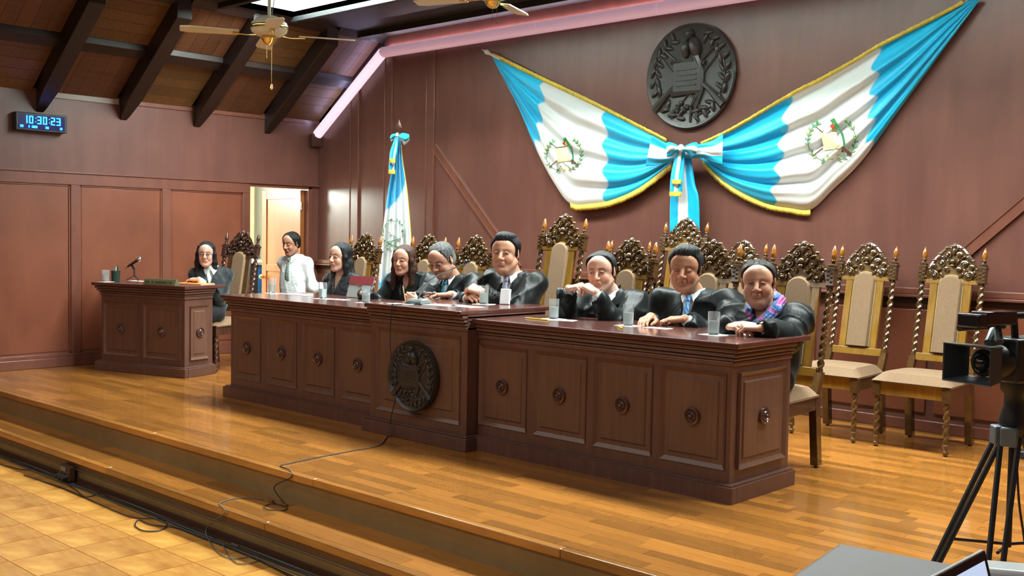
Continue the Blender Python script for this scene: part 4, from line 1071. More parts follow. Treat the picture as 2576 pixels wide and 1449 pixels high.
    if P.get('lines'):
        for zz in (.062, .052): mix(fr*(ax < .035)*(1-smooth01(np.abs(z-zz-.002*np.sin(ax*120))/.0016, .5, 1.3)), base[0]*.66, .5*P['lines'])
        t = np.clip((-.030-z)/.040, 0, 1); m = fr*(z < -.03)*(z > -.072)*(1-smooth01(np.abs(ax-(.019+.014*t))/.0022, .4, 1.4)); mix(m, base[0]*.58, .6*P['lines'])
    eyes = []
    if P.get('eyes', 'open') == 'open':
        gz = P.get('gaze', (0, 0))
        for g in (-1, 1):
            b = MB(); cc = W(g*.0310, -.0775, .0062); r = .0128*s; d = R@rotm(gz[0], gz[1])@np.array((0, -1, 0)); d = Vector(d); a1 = d.cross(Vector((0, 0, 1))).normalized(); a2 = a1.cross(d)
            vs = []; cs = []; NS = 20
            for i, th in enumerate((0, 8, 15, 22, 26, 31, 45, 62, 85)):
                t = math.radians(th)
                for k in range(NS):
                    a = 2*PI*k/NS; vs.append(Vector(cc)+d*(r*math.cos(t))+(a1*math.cos(a)+a2*math.sin(a))*(r*math.sin(t)))
                    cs.append((.005, .004, .004) if th < 14 else P.get('iris', (.045, .02, .010)) if th < 27 else (.52, .48, .45))
            n = len(b.v); b.v = [tuple(v) for v in vs]; b.c = cs
            b.f = [(i*NS+k, i*NS+(k+1) % NS, (i+1)*NS+(k+1) % NS, (i+1)*NS+k) for i in range(8) for k in range(NS)]; eyes.append(b)
    return (V, Q), C, eyes, W
def fold(V_, seed, A=.006, f=26):
    return V_
def add_folds(F, seed, A, f=30):
    r = random.Random(seed); X, Y, Z = F.grid((slice(None),)*3); acc = 0
    for i in range(4):
        d = Vector((r.gauss(0, 1), r.gauss(0, .8), r.gauss(0, .6))).normalized(); e = Vector((r.gauss(0, 1), r.gauss(0, 1), r.gauss(0, 1))).normalized(); p1, p2 = r.uniform(0, 6), r.uniform(0, 6); ff = f*r.uniform(.6, 1.5)
        u = (X*d.x+Y*d.y+Z*d.z)*ff+1.6*np.sin((X*e.x+Y*e.y+Z*e.z)*ff*.45+p2)+p1
        acc = acc+(1-np.abs(np.sin(u*.5)))**2.2*(.5+.5*np.sin((X*e.z+Y*e.x-Z*e.y)*9+p2))
    F.F = (F.F-A*(acc-.5)).astype(np.float32)
def hand_field(w, f, u, side, curl, s=1.0, spread=1.0, thumb=.5, fore=None):
    """w wrist, f finger direction, u back-of-hand direction, side +1 left hand, -1 right hand; curl: three bend angles (deg) for the fingers"""
    w = np.array(w, float); f = Vector(f).normalized(); u = Vector(u); u = (u-f*u.dot(f)).normalized(); x = f.cross(u)*side   # towards the thumb
    fv, uv, xv = np.array(f), np.array(u), np.array(x)
    P = lambda a, b, c: w+(xv*a+fv*b+uv*c)*s
    ptsall = [P(a, b, c) for a in (-.07, .09) for b in (-.10, .20) for c in (-.12, .06)]
    F = Field(np.minimum.reduce(ptsall)-.02, np.maximum.reduce(ptsall)+.02, .0034)
    kn = [(.030, .088, .95), (.010, .092, 1.05), (-.010, .089, .97), (-.028, .081, .78)]
    for a, b, _ in kn: F.cap(P(a*.55, .004, -.002), P(a, b*.97, 0), .0150*s, .0122*s, .012)
    F.cap(P(.008, .03, -.010), P(-.006, .055, -.012), .014*s, .013*s, .014)
    for i, (a, b, L) in enumerate(kn):
        cc = curl[i] if isinstance(curl[0], (tuple, list)) else curl
        ang = 0; p = np.array(P(a, b, 0)); sp = a*.10*spread; r0 = .0092 if i < 3 else .0080
        for q, (l, dr) in enumerate(zip((.044, .027, .021), (1, .93, .84))):
            ang += math.radians(cc[q]); d = (fv*math.cos(ang)-uv*math.sin(ang))+xv*sp*(1 if ang < 1.2 else 0); d = d/np.linalg.norm(d)
            n = p+d*l*L*s; F.cap(p, n, r0*dr*s, r0*(dr-.08)*s, .004); p = n
    t0 = P(.022, .018, -.008); t1 = P(.048, .046, -.018-.012*thumb); t2 = P(.050-.012*thumb, .078, -.026-.014*thumb); t3 = P(.044-.022*thumb, .102, -.028-.018*thumb)
    F.path([t0, t1, t2, t3], [.0145*s, .0115*s, .0098*s, .0080*s], .008)
    back = P(0, -.09, 0) if fore is None else w+(np.array(fore)-w)/np.linalg.norm(np.array(fore)-w)*.10
    F.cap(P(0, .006, -.001), back, .0215*s, .026*s, .012)
    return F.net()
def person(label, head_px, yh, s, yaw, pitch, roll, P, dress, arms, zs=None, sw=.185, lean=.08, byaw=12, girth=1.0, seat=.49, hairf=None, extra=None, tie=None, vdeep=.19, hands=True, kf=.40):
    hw = onY(head_px[0], head_px[1], yh); T = Vector((hw.x, hw.y+lean, 0))
    t = thing('person', label, 'person', (T.x, T.y, 0)); R = rotm(yaw, pitch, roll)
    hc = np.array((0, -lean, hw.z)); zs = zs or hw.z-(.160 if dress == 'robe' else .172)*s
    Bm = rotm(byaw); B = lambda x, y, z: Bm@np.array((x, y, 0))+np.array((0, 0, z))
    P['neck'] = tuple(B(0, .015, zs+.0)); (hv, hq), hcol, eyes, W = make_head(hc, R, s, P)
    sho = {1: B(sw, .01, zs-.028), -1: B(-sw, .01, zs-.028)}
    def loc(p): return np.array((p[0]-T.x, p[1]-T.y, p[2]))
    J = {}
    for g in (-1, 1):
        w = loc(arms[g][1]); S = sho[g]; L1, L2 = .275*s**.5, .265*s**.5; D = w-S; dl = np.linalg.norm(D)
        if dl > L1+L2-.005: w = S+D/dl*(L1+L2-.005); D = w-S; dl = L1+L2-.005
        a = (L1*L1-L2*L2+dl*dl)/(2*dl); hh = math.sqrt(max(0, L1*L1-a*a)); n = D/dl
        pole = np.array(arms[g][0]); pole = pole-n*(pole@n); pole /= np.linalg.norm(pole); J[g] = (S, S+n*a+pole*hh, w)
    # ---- body
    allp = np.array([*J[1], *J[-1], (0, -.2, zs), (.3, -.62, .0), (-.3, .25, 0)])
    lo, hi = allp.min(0)-.16, allp.max(0)+.16; lo[2] = -.01
    F = Field(lo, hi, .011); g_ = girth
    F.ell(B(0, 0, zs-.15), (.155*g_, .095*g_, .17), Bm, .04); F.ell(B(0, 0, (zs+seat)/2-.02), (.145*g_, .105*g_, .2), Bm, .05); F.ell((0, 0, seat+.06), (.165*g_, .12, .10), None, .04)
    F.cap(sho[-1], sho[1], .050, .050, .05); F.cap(B(0, .02, zs-.02), B(0, .0, zs+.05), .06, .05, .05)
    for g in (-1, 1):
        F.path(J[g], [.050*g_, .040*g_, .027], .03)
        kn = np.array((g*.12, -kf, seat+.03)); an = np.array((g*.12, -kf+.04, .09)); F.path([np.array((g*.09, -.02, seat+.06)), kn, an], [.085, .06, .04], .03)
        F.cap(an, an+np.array((g*.01, -.10, -.05)), .038, .028, .02)
    bv, bq = F.net(); parts = [(hv, hq), (bv, bq)]; cols = [hcol, np.ones((len(bv), 3))*np.array(P['skin'])]
    for g in (-1, 1):
        a = arms[g]
        if len(a) > 2 and a[2]:
            h = a[2]; v, q = hand_field(J[g][2], h['f'], h['u'], g, h['curl'], h.get('s', s), h.get('spread', 1), h.get('thumb', .5), J[g][1]); parts.append((v, q)); cols.append(np.ones((len(v), 3))*np.array(P['skin'])*np.array((1.04, .98, .95)))
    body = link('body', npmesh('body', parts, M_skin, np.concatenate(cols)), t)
    for b in eyes: b.obj('eye', M_eye, body, color=True, fix=False)
    # ---- main garment
    F = Field(lo-.03, hi+.05, .0095)
    gm = {'robe': 1.0, 'suit': .80, 'blouse': .72, 'shirt': .74}[dress]; k = .05
    F.ell(B(0, 0, zs-.15), (.185*g_, .118*g_+.01, .20), Bm, k); F.ell(B(0, -.005, (zs+seat)/2-.02), (.185*g_, .135*g_, .22), Bm, k)
    F.path([sho[-1]+np.array((0, 0, -.005)), B(0, .025, zs+.012), sho[1]+np.array((0, 0, -.005))], [.066*gm**.3, .058, .066*gm**.3], .05)
    for g in (-1, 1):
        S, E_, Wr = J[g]; end = Wr+(E_-Wr)*(.20 if dress == 'robe' else .12)
        rr = {'robe': (.082, .074, .066), 'suit': (.058, .050, .040), 'blouse': (.054, .046, .038), 'shirt': (.056, .048, .038)}[dress]
        F.path([S, E_, end], [rr[0]*g_, rr[1], rr[2]], .045)
        if dress == 'robe': F.ell((E_+end)/2+np.array((0, 0, -.015)), (.068, .068, .068), None, .05)
        if arms[g][2:] and arms[g][2]: F.cap(Wr+(E_-Wr)*.0, Wr+(E_-Wr)*.22, .036, .040, .01, True)
    if dress == 'robe':
        F.cap((-.12, -.08, seat+.06), (-.12, -kf+.02, seat+.04), .12, .10, k); F.cap((.12, -.08, seat+.06), (.12, -kf+.02, seat+.04), .12, .10, k)
        F.cap((-.1, -kf+.02, seat), (-.1, -kf+.05, .16), .10, .09, k); F.cap((.1, -kf+.02, seat), (.1, -kf+.05, .16), .10, .09, k)
        add_folds(F, len(label), .019, 30)
    else:
        F.half((0, 0, 1), seat+.02); add_folds(F, len(label), .006 if dress != 'blouse' else .009, 40)
    # neckline
    F.cap(B(0, .02, zs+.03), B(0, -.02, zs+.12), .062, .075, .012, True)
    vw = {'robe': .052, 'suit': .044, 'blouse': .045, 'shirt': .0}[dress] if P.get('vneck', True) else 0
    if vw:
        for q in range(7):
            f_ = q/6; F.cap(B(0, -.06, zs+.04-vdeep*f_), B(0, -.26, zs+.04-vdeep*f_), vw*(1-.85*f_), vw*(1-.85*f_), .008, True)
    gv, gq = F.net()
    gcol = None; gmname = {'robe': 'robe', 'suit': 'jacket', 'blouse': 'blouse', 'shirt': 'shirt'}[dress]; gmat = {'robe': M_robe, 'suit': M_suit, 'blouse': M_blouse, 'shirt': M_shirt}[dress]
    if P.get('velvet'):
        L = gv@Bm; vx = np.abs(L[:, 0]); zz = zs+.04-L[:, 2]; edge = .04*(1-.85*np.clip(zz/vdeep, 0, 1)); dd = vx-edge
        m = ((L[:, 1] < .03)*(zz < .55)*(dd < .072)*(np.abs(L[:, 0]) < .17)).astype(float); gcol = np.array((.0022, .0042, .0046))*(1-m[:, None])+np.array((.0006, .0006, .0007))*m[:, None]; gmat = M_robev
    link(gmname, npmesh(gmname, [(gv, gq)], gmat, gcol), t)
    # ---- shirt in the neckline, collar, cuffs
    if P.get('under', True) and dress in ('robe', 'suit'):
        F = Field(B(0, 0, zs-.3)-np.array((.16, .2, 0)), B(0, 0, zs+.12)+np.array((.16, .16, 0)), .006)
        F.ell(B(0, 0, zs-.15), (.165*g_, .112*g_, .18), Bm, .02); F.cap(B(0, .02, zs-.02), B(0, .005, zs+.035), .070, .062, .03)
        F.cap(B(0, .02, zs+.01), B(0, -.01, zs+.12), .052, .060, .004, True)
        v, q = F.net(); link('shirt', npmesh('shirt', [(v, q)], M_shirt), t)
    if P.get('collar', dress == 'shirt' or (P.get('under', True) and dress in ('robe', 'suit'))):
        b = MB()
        for g in (-1, 1):
            pts = [(g*.004, -.066, zs+.028), (g*.048, -.050, zs+.052), (g*.066, .01, zs+.060), (g*.072, .012, zs+.025), (g*.060, -.060, zs+.012), (g*.036, -.098, zs-.030)]
            A = [Vector(B(*p)) for p in pts]; out = [p+Vector(B(0, -.006, 0)) for p in A]; n = len(A)
            b.add(A+out, [tuple(range(n)), tuple(range(2*n-1, n-1, -1))]+[(i, (i+1) % n, (i+1) % n+n, i+n) for i in range(n)])
        b.obj('collar', M_shirt, t, bevel=.002)
    if dress in ('robe', 'suit', 'shirt') and P.get('cuffs', True):
        for g in (-1, 1):
            if not (arms[g][2:] and arms[g][2]): continue
            S, E_, Wr = J[g]; b = MB(); L0 = P.get('cufflen', {}).get(g, .24); a0, a1 = Wr+(E_-Wr)*.03, Wr+(E_-Wr)*L0
            b.tube([a0, a0+(a1-a0)*.1, a1], [.031*s, .034*s, .040*s], 18); b.obj('cuff', M_shirt, t)
    if tie:
        b = MB(); c1, c2, fq = tie; G = []; CC = []
        zf = lambda q: -(.112*g_+.016)*math.sqrt(max(.05, 1-((zs+.02-q-(zs-.15))/.20)**2))
        for i in range(33):
            u = i/32; zz = zs+.018-.30*u; wv = .017 if u < .10 else .013+.026*(u-.1); yy = min(zf(.30*u), -.083)-.008-(.010 if u < .10 else 0)
            G.append([Vector(B(wv*(2*j/6-1), yy-.006*(1-(2*j/6-1)**2), zz)) for j in range(7)]); CC.append([c1 if math.sin((u*.30*1+ (j/6)*.02)*fq) > 0 else c2 for j in range(7)])
        b.grid(G, CC); o = b.obj('tie', M_tie, t, color=True, fix=False); sd = o.modifiers.new('thick', 'SOLIDIFY'); sd.thickness = .004
    if dress != 'robe':
        F = Field((-.32, -.68, -.005), (.32, .2, seat+.2), .011)
        F.ell((0, 0, seat+.06), (.18*g_, .135, .11), None, .04)
        for g in (-1, 1): F.path([(g*.09, -.02, seat+.06), (g*.12, -kf, seat+.04), (g*.12, -kf+.04, .07)], [.098, .075, .055], .03)
        v, q = F.net(); link('trousers', npmesh('trousers', [(v, q)], M_trou), t)
    b = MB()
    for g in (-1, 1): b.ell((g*.13, -kf-.01, .042), (.047, .13, .040)); b.box(g*.13-.042, g*.13+.042, -kf-.13, -kf+.10, .001, .014)
    b.obj('shoes', M_blackg, t)
    # ---- hair
    if hairf:
        pts = [W(x, y, z) for x in (-.13, .13) for y in (-.13, .16) for z in (P.get('hairlow', -.12), .17)]
        F = Field(np.minimum.reduce(pts), np.maximum.reduce(pts), .004); hairf(F, W, R, s, B, zs)
        r = random.Random(len(label)); X, Y, Z = F.grid((slice(None),)*3)
        dx, dy, dz = X-hc[0], Y-hc[1], Z-hc[2]; an = np.arctan2(dy, dx+1e-6)
        F.F = (F.F-.0016*np.sin(an*34+dz*30+2*np.sin(an*7+dz*18))-.0012*np.sin(an*71+dz*46)).astype(np.float32)
        v, q = F.net(); col = np.ones((len(v), 3))*np.array(P['hair'])
        if P.get('grey'):
            L = ((v-hc)@R)/s; m = np.clip(P['grey']*(smooth01(-L[:, 2], -.075, .02)+.35*(.5+.5*np.sin(L[:, 0]*170+3*np.sin(L[:, 1]*90)))), 0, 1)[:, None]; col = col*(1-m)+np.array((.22, .23, .23))*m
        link('hair', npmesh('hair', [(v, q)], M_hair, col), t)
    if extra: extra(t, W, B, zs, s, J)
    return t
# ---- hair styles (head-local: -y is forward, z up)
def carve(F, W, R, s, z0, tilt, ys, zs_, k=.010):
    """take the hair away from the face: the region below the hairline z0 and in front of the side line ys (y at two heights)"""
    n1 = R@np.array((0, -tilt, 1.0)); n1 /= np.linalg.norm(n1); p = W(0, -.08, z0)
    d = np.array((ys[1]-ys[0], zs_[1]-zs_[0])); n = np.array((-d[1], d[0]))*(1 if d[1] < 0 else -1); n = n/np.linalg.norm(n); n2 = R@np.array((0, n[0], n[1])); q = W(0, ys[0], zs_[0])
    X, Y, Z = F.grid((slice(None),)*3)
    d1 = n1[0]*X+n1[1]*Y+n1[2]*Z-float(n1@p); d2 = n2[0]*X+n2[1]*Y+n2[2]*Z-float(n2@q)
    h = np.clip(.5+.5*(d1-d2)/(k*2), 0, 1); dr = d2*(1-h)+d1*h+2*k*h*(1-h)
    F.F = np.maximum(F.F, -dr).astype(np.float32)
def hair_short(z0=.068, ys=(-.044, -.022), zz=(.055, -.035), low=-.075, vol=1.0, pomp=0, thin=0, side=1.0):
    def f(F, W, R, s, B, zs):
        E = lambda x, y, z, a, b, d, k=.02, sub=False: F.ell(W(x, y, z), (a*s, b*s, d*s), R, k, sub)
        v = vol; E(0, .018, .040, .083*v, .099*v, .088*v); E(0, .038, -.01, .076, .078, .075, .02)
        for g in (-1, 1): E(g*.050*side, .000, .050, .040, .060, .055, .03)
        if pomp: E(0, -.034, .094, .060, .048, .030+.013*pomp, .025); E(.01, -.012, .112, .060, .058, .022, .02)
        for g in (-1, 1): E(g*.092, -.002, -.004, .020, .024, .038, .006, True)
        carve(F, W, R, s, z0, .25, ys, zz)
        for g in (-1, 1): E(g*.046, -.078, z0-.004, .024, .034, .020, .010, True)
        E(0, -.105, z0-.010, .030, .020, .016, .010, True); n3 = R@np.array((0, -.35, 1)); n3 /= np.linalg.norm(n3); p = W(0, .05, low); F.half(n3, float(n3@p))
    return f
def hair_long(part=0, front=1, length=.24, top=.0, back=1.0, side=1.0):
    def f(F, W, R, s, B, zs):
        E = lambda x, y, z, a, b, d, k=.02, sub=False: F.ell(W(x, y, z), (a*s, b*s, d*s), R, k, sub)
        E(0, .020, .042+top, .086, .099, .088); E(0, .045, -.05, .078*back, .060*back, .10, .03)
        for g in (-1, 1):
            F.path([W(g*.062, -.030, .075), W(g*.080, -.022, .0), W(g*.084*side, -.012, -.08), W(g*.088*side, -.020*front, -length*.8), W(g*.080*side, -.045*front, -length)], [.018*s, .020*s, .024*s*side, .026*s*side, .012*s], .02)
            F.path([W(g*.05, .05, -.05), W(g*.06, .055, -.14), W(g*.05, .05, -length)], [.045*s, .045*s, .03*s], .02)
        E(0, -.098, -.034, .063, .080, .084, .006, True); E(0, -.100, .026, .046, .040, .026, .012, True)
    return f
def glasses(t, W, s, z=.006, y=-.106, up=False, lensm=None):
    b = MB(); g = MB()
    for sd in (-1, 1):
        pts = [W(sd*.032+.021*math.cos(a), y+.006*abs(math.cos(a)), z-.002+.0155*math.sin(a)) for a in [2*PI*k/20 for k in range(20)]]
        b.tube(pts, .0013*s, 6, closed=True)
        b.tube([W(sd*.053, y+.006, z), W(sd*.072, y+.045, z), W(sd*.080, -.005, z+.004)], .0016*s, 6)
        g.add(pts, [tuple(range(20))])
    b.tube([W(-.011, y, z+.002), W(0, y-.002, z+.004), W(.011, y, z+.002)], .0013*s, 6)
    o = b.obj('glasses', M_black, t); g.obj('lens', lensm or M_glass2, o)
M_glass2 = plain('lens_glass', (.9, .95, .95), .03, trans=1); M_glass2.node_tree.nodes['Principled BSDF'].inputs['IOR'].default_value = 1.02
TZ = .819; TZC = .867
def Hh(f, u, curl, **k): return dict(f=f, u=u, curl=curl, **k)
flat = (18, 22, 14); fist = (68, 78, 50); clasp = (48, 62, 40)
# --- president: black hair, velvet trimmed robe, hands clasped on the desk
h = onY(1195, 733, 5.10); hx, hy, hz = h
def ex_pres(t, W, B, zs, s, J):
    b = MB(); b.tube([B(-.055, -.06, zs+.01), B(-.045, -.118, zs-.10), B(-.005, -.142, zs-.235)], .0022, 6); b.tube([B(.055, -.06, zs+.01), B(.045, -.118, zs-.10), B(-.005, -.142, zs-.235)], .0022, 6); c = b.obj('chain', M_brass, t)
    b = MB(); b.ell(B(-.005, -.150, zs-.248), (.009, .005, .013)); b.obj('pendant', M_brass, c)
person('black-haired man in a velvet-trimmed black robe sitting behind the taller middle bench', (1272, 638), 5.42, 1.11, 25, 2, 0,
    dict(w=1.02, jaw=1.12, cheek=1.1, nose=1.15, skin=(.52, .27, .175), hair=(.008, .008, .010), lines=1, gaze=(12, 0), fat=.9, velvet=True, browt=.8, browa=.5, browt_=1, neckr=.062, dbl=1, lipcol=(.40, .15, .11)), 'robe',
    {1: ((.34, .30, -.9), (hx+.045, hy+.03, hz-.005), Hh((-.75, -.25, .25), (.35, -.4, .85), clasp, thumb=.9)), -1: ((-.34, .30, -.9), (hx-.105, hy+.03, hz-.045), Hh((.85, -.35, .15), (-.1, -.5, .85), clasp, thumb=.9))},
    sw=.188, girth=1.04, byaw=16, hairf=hair_short(.070, pomp=1.3, side=1.08), tie=((.18, .14, .26), (.42, .44, .55), 900), extra=ex_pres, vdeep=.26)
# --- grey-haired man with glasses, looking down
h = onY(1098, 752, 5.22)
def ex_gray(t, W, B, zs, s, J): glasses(t, W, s)
person('grey-haired man with glasses in a black robe looking down at the desk', (1112, 654), 5.52, 1.06, 10, 27, -3,
    dict(w=1.0, jaw=1.05, cheek=1.08, nose=1.15, skin=(.47, .245, .165), hair=(.045, .047, .05), grey=.85, lines=.6, eyes='closed', fat=.9, neckr=.06, browt=.8, stubble=.15), 'robe',
    {1: ((.34, .30, -.9), (h.x+.10, h.y+.04, .90), Hh((-.7, -.7, -.05), (0, 0, 1), flat)), -1: ((-.34, .30, -.9), (h.x-.16, h.y+.05, .86), Hh((.7, -.7, 0), (0, 0, 1), flat))},
    sw=.20, girth=1.1, byaw=10, lean=.12, hairf=hair_short(.080, (-.045, -.018), vol=.99), tie=((.01, .14, .20), (.01, .12, .18), 40), extra=ex_gray)
# --- brown-haired woman holding a pencil
h = onY(1024, 752, 5.14)
def ex_w2(t, W, B, zs, s, J): pass
person('brown-haired woman in a black robe holding a pencil upright', (1016, 655), 5.50, .93, 20, 4, 2,
    dict(w=.94, jaw=.9, cheek=.98, nose=.95, skin=(.56, .30, .205), hair=(.055, .024, .015), gaze=(-12, 4), lipcol=(.40, .06, .07), lips=1.15, browt=.7, hairlow=-.30, neckr=.048, under=False, cuffs=False), 'robe',
    {-1: ((-.34, .30, -.9), (-6.42, 5.20, .86), None), 1: ((.34, .30, -.9), (h.x+.045, h.y+.05, h.z-.035), Hh((-.65, -.55, .35), (.35, -.75, .1), fist, s=.95, thumb=1.0))},
    sw=.165, girth=.92, byaw=12, hairf=hair_long(0, 1, .25, .004), vdeep=.15)
# --- dark-haired woman with the tablet
def ex_w1(t, W, B, zs, s, J):
    b = MB(); b.ell(W(.078, .004, -.036), (.005, .005, .007)); b.ell(W(.079, .004, -.050), (.006, .006, .008)); b.obj('earring', M_chrome, t)
person('dark-haired woman in a black blouse looking aside behind the tablet', (856, 648), 5.50, .96, 6, 0, 0,
    dict(w=.93, jaw=.9, cheek=1.0, nose=.98, skin=(.60, .35, .25), hair=(.010, .010, .012), gaze=(-8, 0), lipcol=(.50, .10, .11), lips=1.1, hairlow=-.32, neckr=.046, under=False, browt=.8), 'blouse',
    {1: ((.34, .30, -.9), (-6.93, 5.32, .72), None), -1: ((-.34, .30, -.9), (-7.12, 5.34, .72), None)},
    sw=.155, girth=.88, byaw=8, lean=.03, hairf=hair_long(0, -.6, .27, .006, 1.1, .92), extra=ex_w1, vdeep=.17)
# --- young man in white shirt
person('young man in a white shirt and striped green tie beside the open doorway', (733, 613), 6.30, .94, 14, 12, 0,
    dict(w=.93, jaw=.95, nose=1.1, skin=(.36, .18, .115), hair=(.008, .007, .007), eyes='closed', lipcol=(.30, .12, .10), stubble=.3, browt=1.1, browa=.9, neckr=.05), 'shirt',
    {1: ((.34, .30, -.9), (-8.68, 6.66, .80), Hh((-1, .2, 0), (0, 1, 0), clasp)), -1: ((-.34, .30, -.9), (-8.90, 6.62, .78), Hh((1, .3, 0), (0, 1, 0), clasp))},
    sw=.150, girth=.86, byaw=16, lean=.04, hairf=hair_short(.068, (-.050, -.018), (.055, -.01), low=-.055, vol=1.0), tie=((.02, .07, .065), (.25, .32, .25), 260))
st = thing('stool', 'plain low stool under the young man in the white shirt', 'stool', (-8.83, 6.33, 0))
b = MB(); b.lathe([(.17, .44), (.18, .45), (.18, .475), (.17, .485)], None, 24); b.obj('seat', M_chair, st)
for k in range(4):
    b = MB(); a = PI/4+k*PI/2; b.tube([(.12*math.cos(a), .12*math.sin(a), .44), (.17*math.cos(a), .17*math.sin(a), 0)], [.018, .013], 8); b.obj('leg', M_chair, st)
# --- man with hands at his mouth
h = onY(1462, 716, 5.13)
person('balding man in a black robe resting his clasped hands on his mouth', (1513, 684), 5.34, 1.05, 20, 6, -4,
    dict(w=1.0, jaw=1.0, nose=1.05, skin=(.60, .345, .25), hair=(.020, .024, .026), gaze=(-14, 0), lines=.3, stubble=.25, neckr=.058, browt=1.1, browa=.85, cufflen={-1: .55, 1: .2}), 'robe',
    {-1: ((-.34, .30, -.9), (h.x-.10, h.y-.00, h.z-.030), Hh((.95, .05, .25), (-.15, -.35, 1), (62, 70, 40), thumb=.8, s=1.0)), 1: ((.34, .30, -.9), (h.x+.095, h.y+.03, h.z-.045), Hh((-.9, -.1, .45), (.4, -.2, .9), (50, 65, 40), thumb=.8, s=1.0))},
    sw=.19, girth=1.05, byaw=14, lean=.10, hairf=hair_short(.104, (-.040, -.006), (.10, -.03), vol=.99), zs=None)
# --- man with the blue striped tie, eyes closed
h = onZ(1652, 806, TZ+.018); w = onZ(1700, 806, TZ+.035); h2 = onZ(1606, 806, TZ+.03)
person('black-haired man in a robe and blue striped tie with lowered eyelids', (1724, 676), 5.34, 1.09, 24, 8, 3,
    dict(w=1.02, jaw=1.08, cheek=1.08, nose=1.2, skin=(.44, .215, .125), hair=(.016, .018, .019), grey=.12, eyes='closed', lines=.8, lips=1.1, lipcol=(.30, .11, .09), browt=.8, browa=.5, neckr=.06), 'robe',
    {1: ((.34, .30, -.9), (w.x+.03, w.y+.05, TZ+.045), Hh((-.93, -.35, -.10), (-.05, -.2, 1), (16, 26, 16), thumb=.4, s=1.08)), -1: ((-.34, .30, -.9), (h2.x-.02, h2.y+.15, TZ+.045), Hh((.25, -1, -.12), (-.2, -.15, 1), (16, 24, 16), s=1.05))},
    sw=.20, girth=1.08, byaw=14, lean=.10, hairf=hair_short(.072, pomp=1.1, side=1.04), tie=((.04, .22, .58), (.25, .50, .78), 520))
# --- woman with the scarf
h = onZ(1868, 826, TZ+.04)
def ex_scarf(t, W, B, zs, s, J):
    F = Field(B(0, 0, zs-.16)-np.array((.17, .2, 0)), B(0, 0, zs+.12)+np.array((.17, .17, .03)), .0048)
    F.path([B(-.030, -.125, zs-.075), B(-.070, -.085, zs+.005), B(-.080, .0, zs+.055), B(-.03, .065, zs+.085), B(.04, .062, zs+.09), B(.085, .0, zs+.070), B(.078, -.075, zs+.02), B(.02, -.135, zs-.055), B(-.004, -.148, zs-.105)], [.020, .018, .020, .024, .028, .030, .032, .036, .016], .015)
    X, Y, Z = F.grid((slice(None),)*3); F.F = (F.F-.0035*np.sin((X*.8+Y-Z*1.2)*150+2*np.sin(Z*60))).astype(np.float32)
    v, q = F.net(); m = smooth01(np.sin(v[:, 0]*75+v[:, 2]*55+2*np.sin(v[:, 2]*40)), .35, .75)[:, None]; c = np.array((.035, .11, .33))*(1-m)+np.array((.38, .06, .26))*m; m2 = (np.sin(v[:, 2]*260+v[:, 0]*120) > .985)[:, None]; c = np.where(m2, np.array((.5, .5, .6)), c)
    link('scarf', npmesh('scarf', [(v, q)], M_scarf, c), t)
    Wg = lambda x, y, z: W(x, y+.030+.35*(z-.006), z+.118)
    glasses(t, Wg, s, lensm=plain('tinted_lens', (.35, .36, .36), .05, trans=.6))
    b = MB(); b.ell(W(.082, .000, -.036), (.008, .008, .009)); b.obj('earring', M_paper, t)
person('older woman in a robe and blue and pink scarf, glasses pushed up on her head', (1908, 712), 5.38, 1.05, 24, 4, -2,
    dict(w=1.06, jaw=1.05, cheek=1.15, nose=1.25, skin=(.50, .27, .18), hair=(.030, .030, .032), gaze=(-4, 0), lines=1, fat=1.0, browt=.6, browa=.35, lipcol=(.40, .17, .14), neckr=.062, under=False, cufflen={1: .1, -1: .45}, dbl=1), 'robe',
    {1: ((.34, .30, -.9), (h.x+.10, h.y+.03, TZ+.050), Hh((-.85, -.45, .05), (.2, -.3, 1), (44, 55, 35), thumb=.8)), -1: ((-.34, .30, -.9), (h.x-.105, h.y+.03, TZ+.045), Hh((.9, -.30, .08), (-.1, -.4, 1), (30, 40, 25), thumb=.7))},
    sw=.195, girth=1.15, byaw=16, lean=.08, hairf=hair_short(.096, (-.045, -.010), (.09, 0), low=-.06, vol=1.0), extra=ex_scarf, vdeep=.13)
# --- woman at the side desk
Ms0 = Matrix.Translation((-8.60, 4.935, 0)) @ Matrix.Rotation(TH, 4, 'Z')
for py_ in range(690, 740):
    h = onZ(476, py_, .85)
    if (Ms0.inverted() @ h).y < .33: break
def ex_sec(t, W, B, zs, s, J): glasses(t, W, s)
person('woman with long dark hair, glasses and a black jacket at the small side desk', (519, 640), 5.34, .94, 50, 2, 0,
    dict(w=.95, jaw=.92, nose=1.0, skin=(.56, .33, .25), hair=(.008, .008, .009), gaze=(-6, 0), lipcol=(.42, .16, .15), hairlow=-.30, neckr=.046, browt=.8), 'suit',
    {1: ((.34, .30, -.9), (h.x+.085, h.y+.05, .868), Hh((-.90, -.45, 0), (0, -.2, 1), (20, 26, 16), s=.95)), -1: ((-.34, .30, -.9), (h.x+.02, h.y+.16, .86), None)},
    sw=.145, girth=.88, byaw=52, lean=.05, hairf=hair_long(0, 1, .26, .004, 1.05), extra=ex_sec, vdeep=.16, kf=.24)
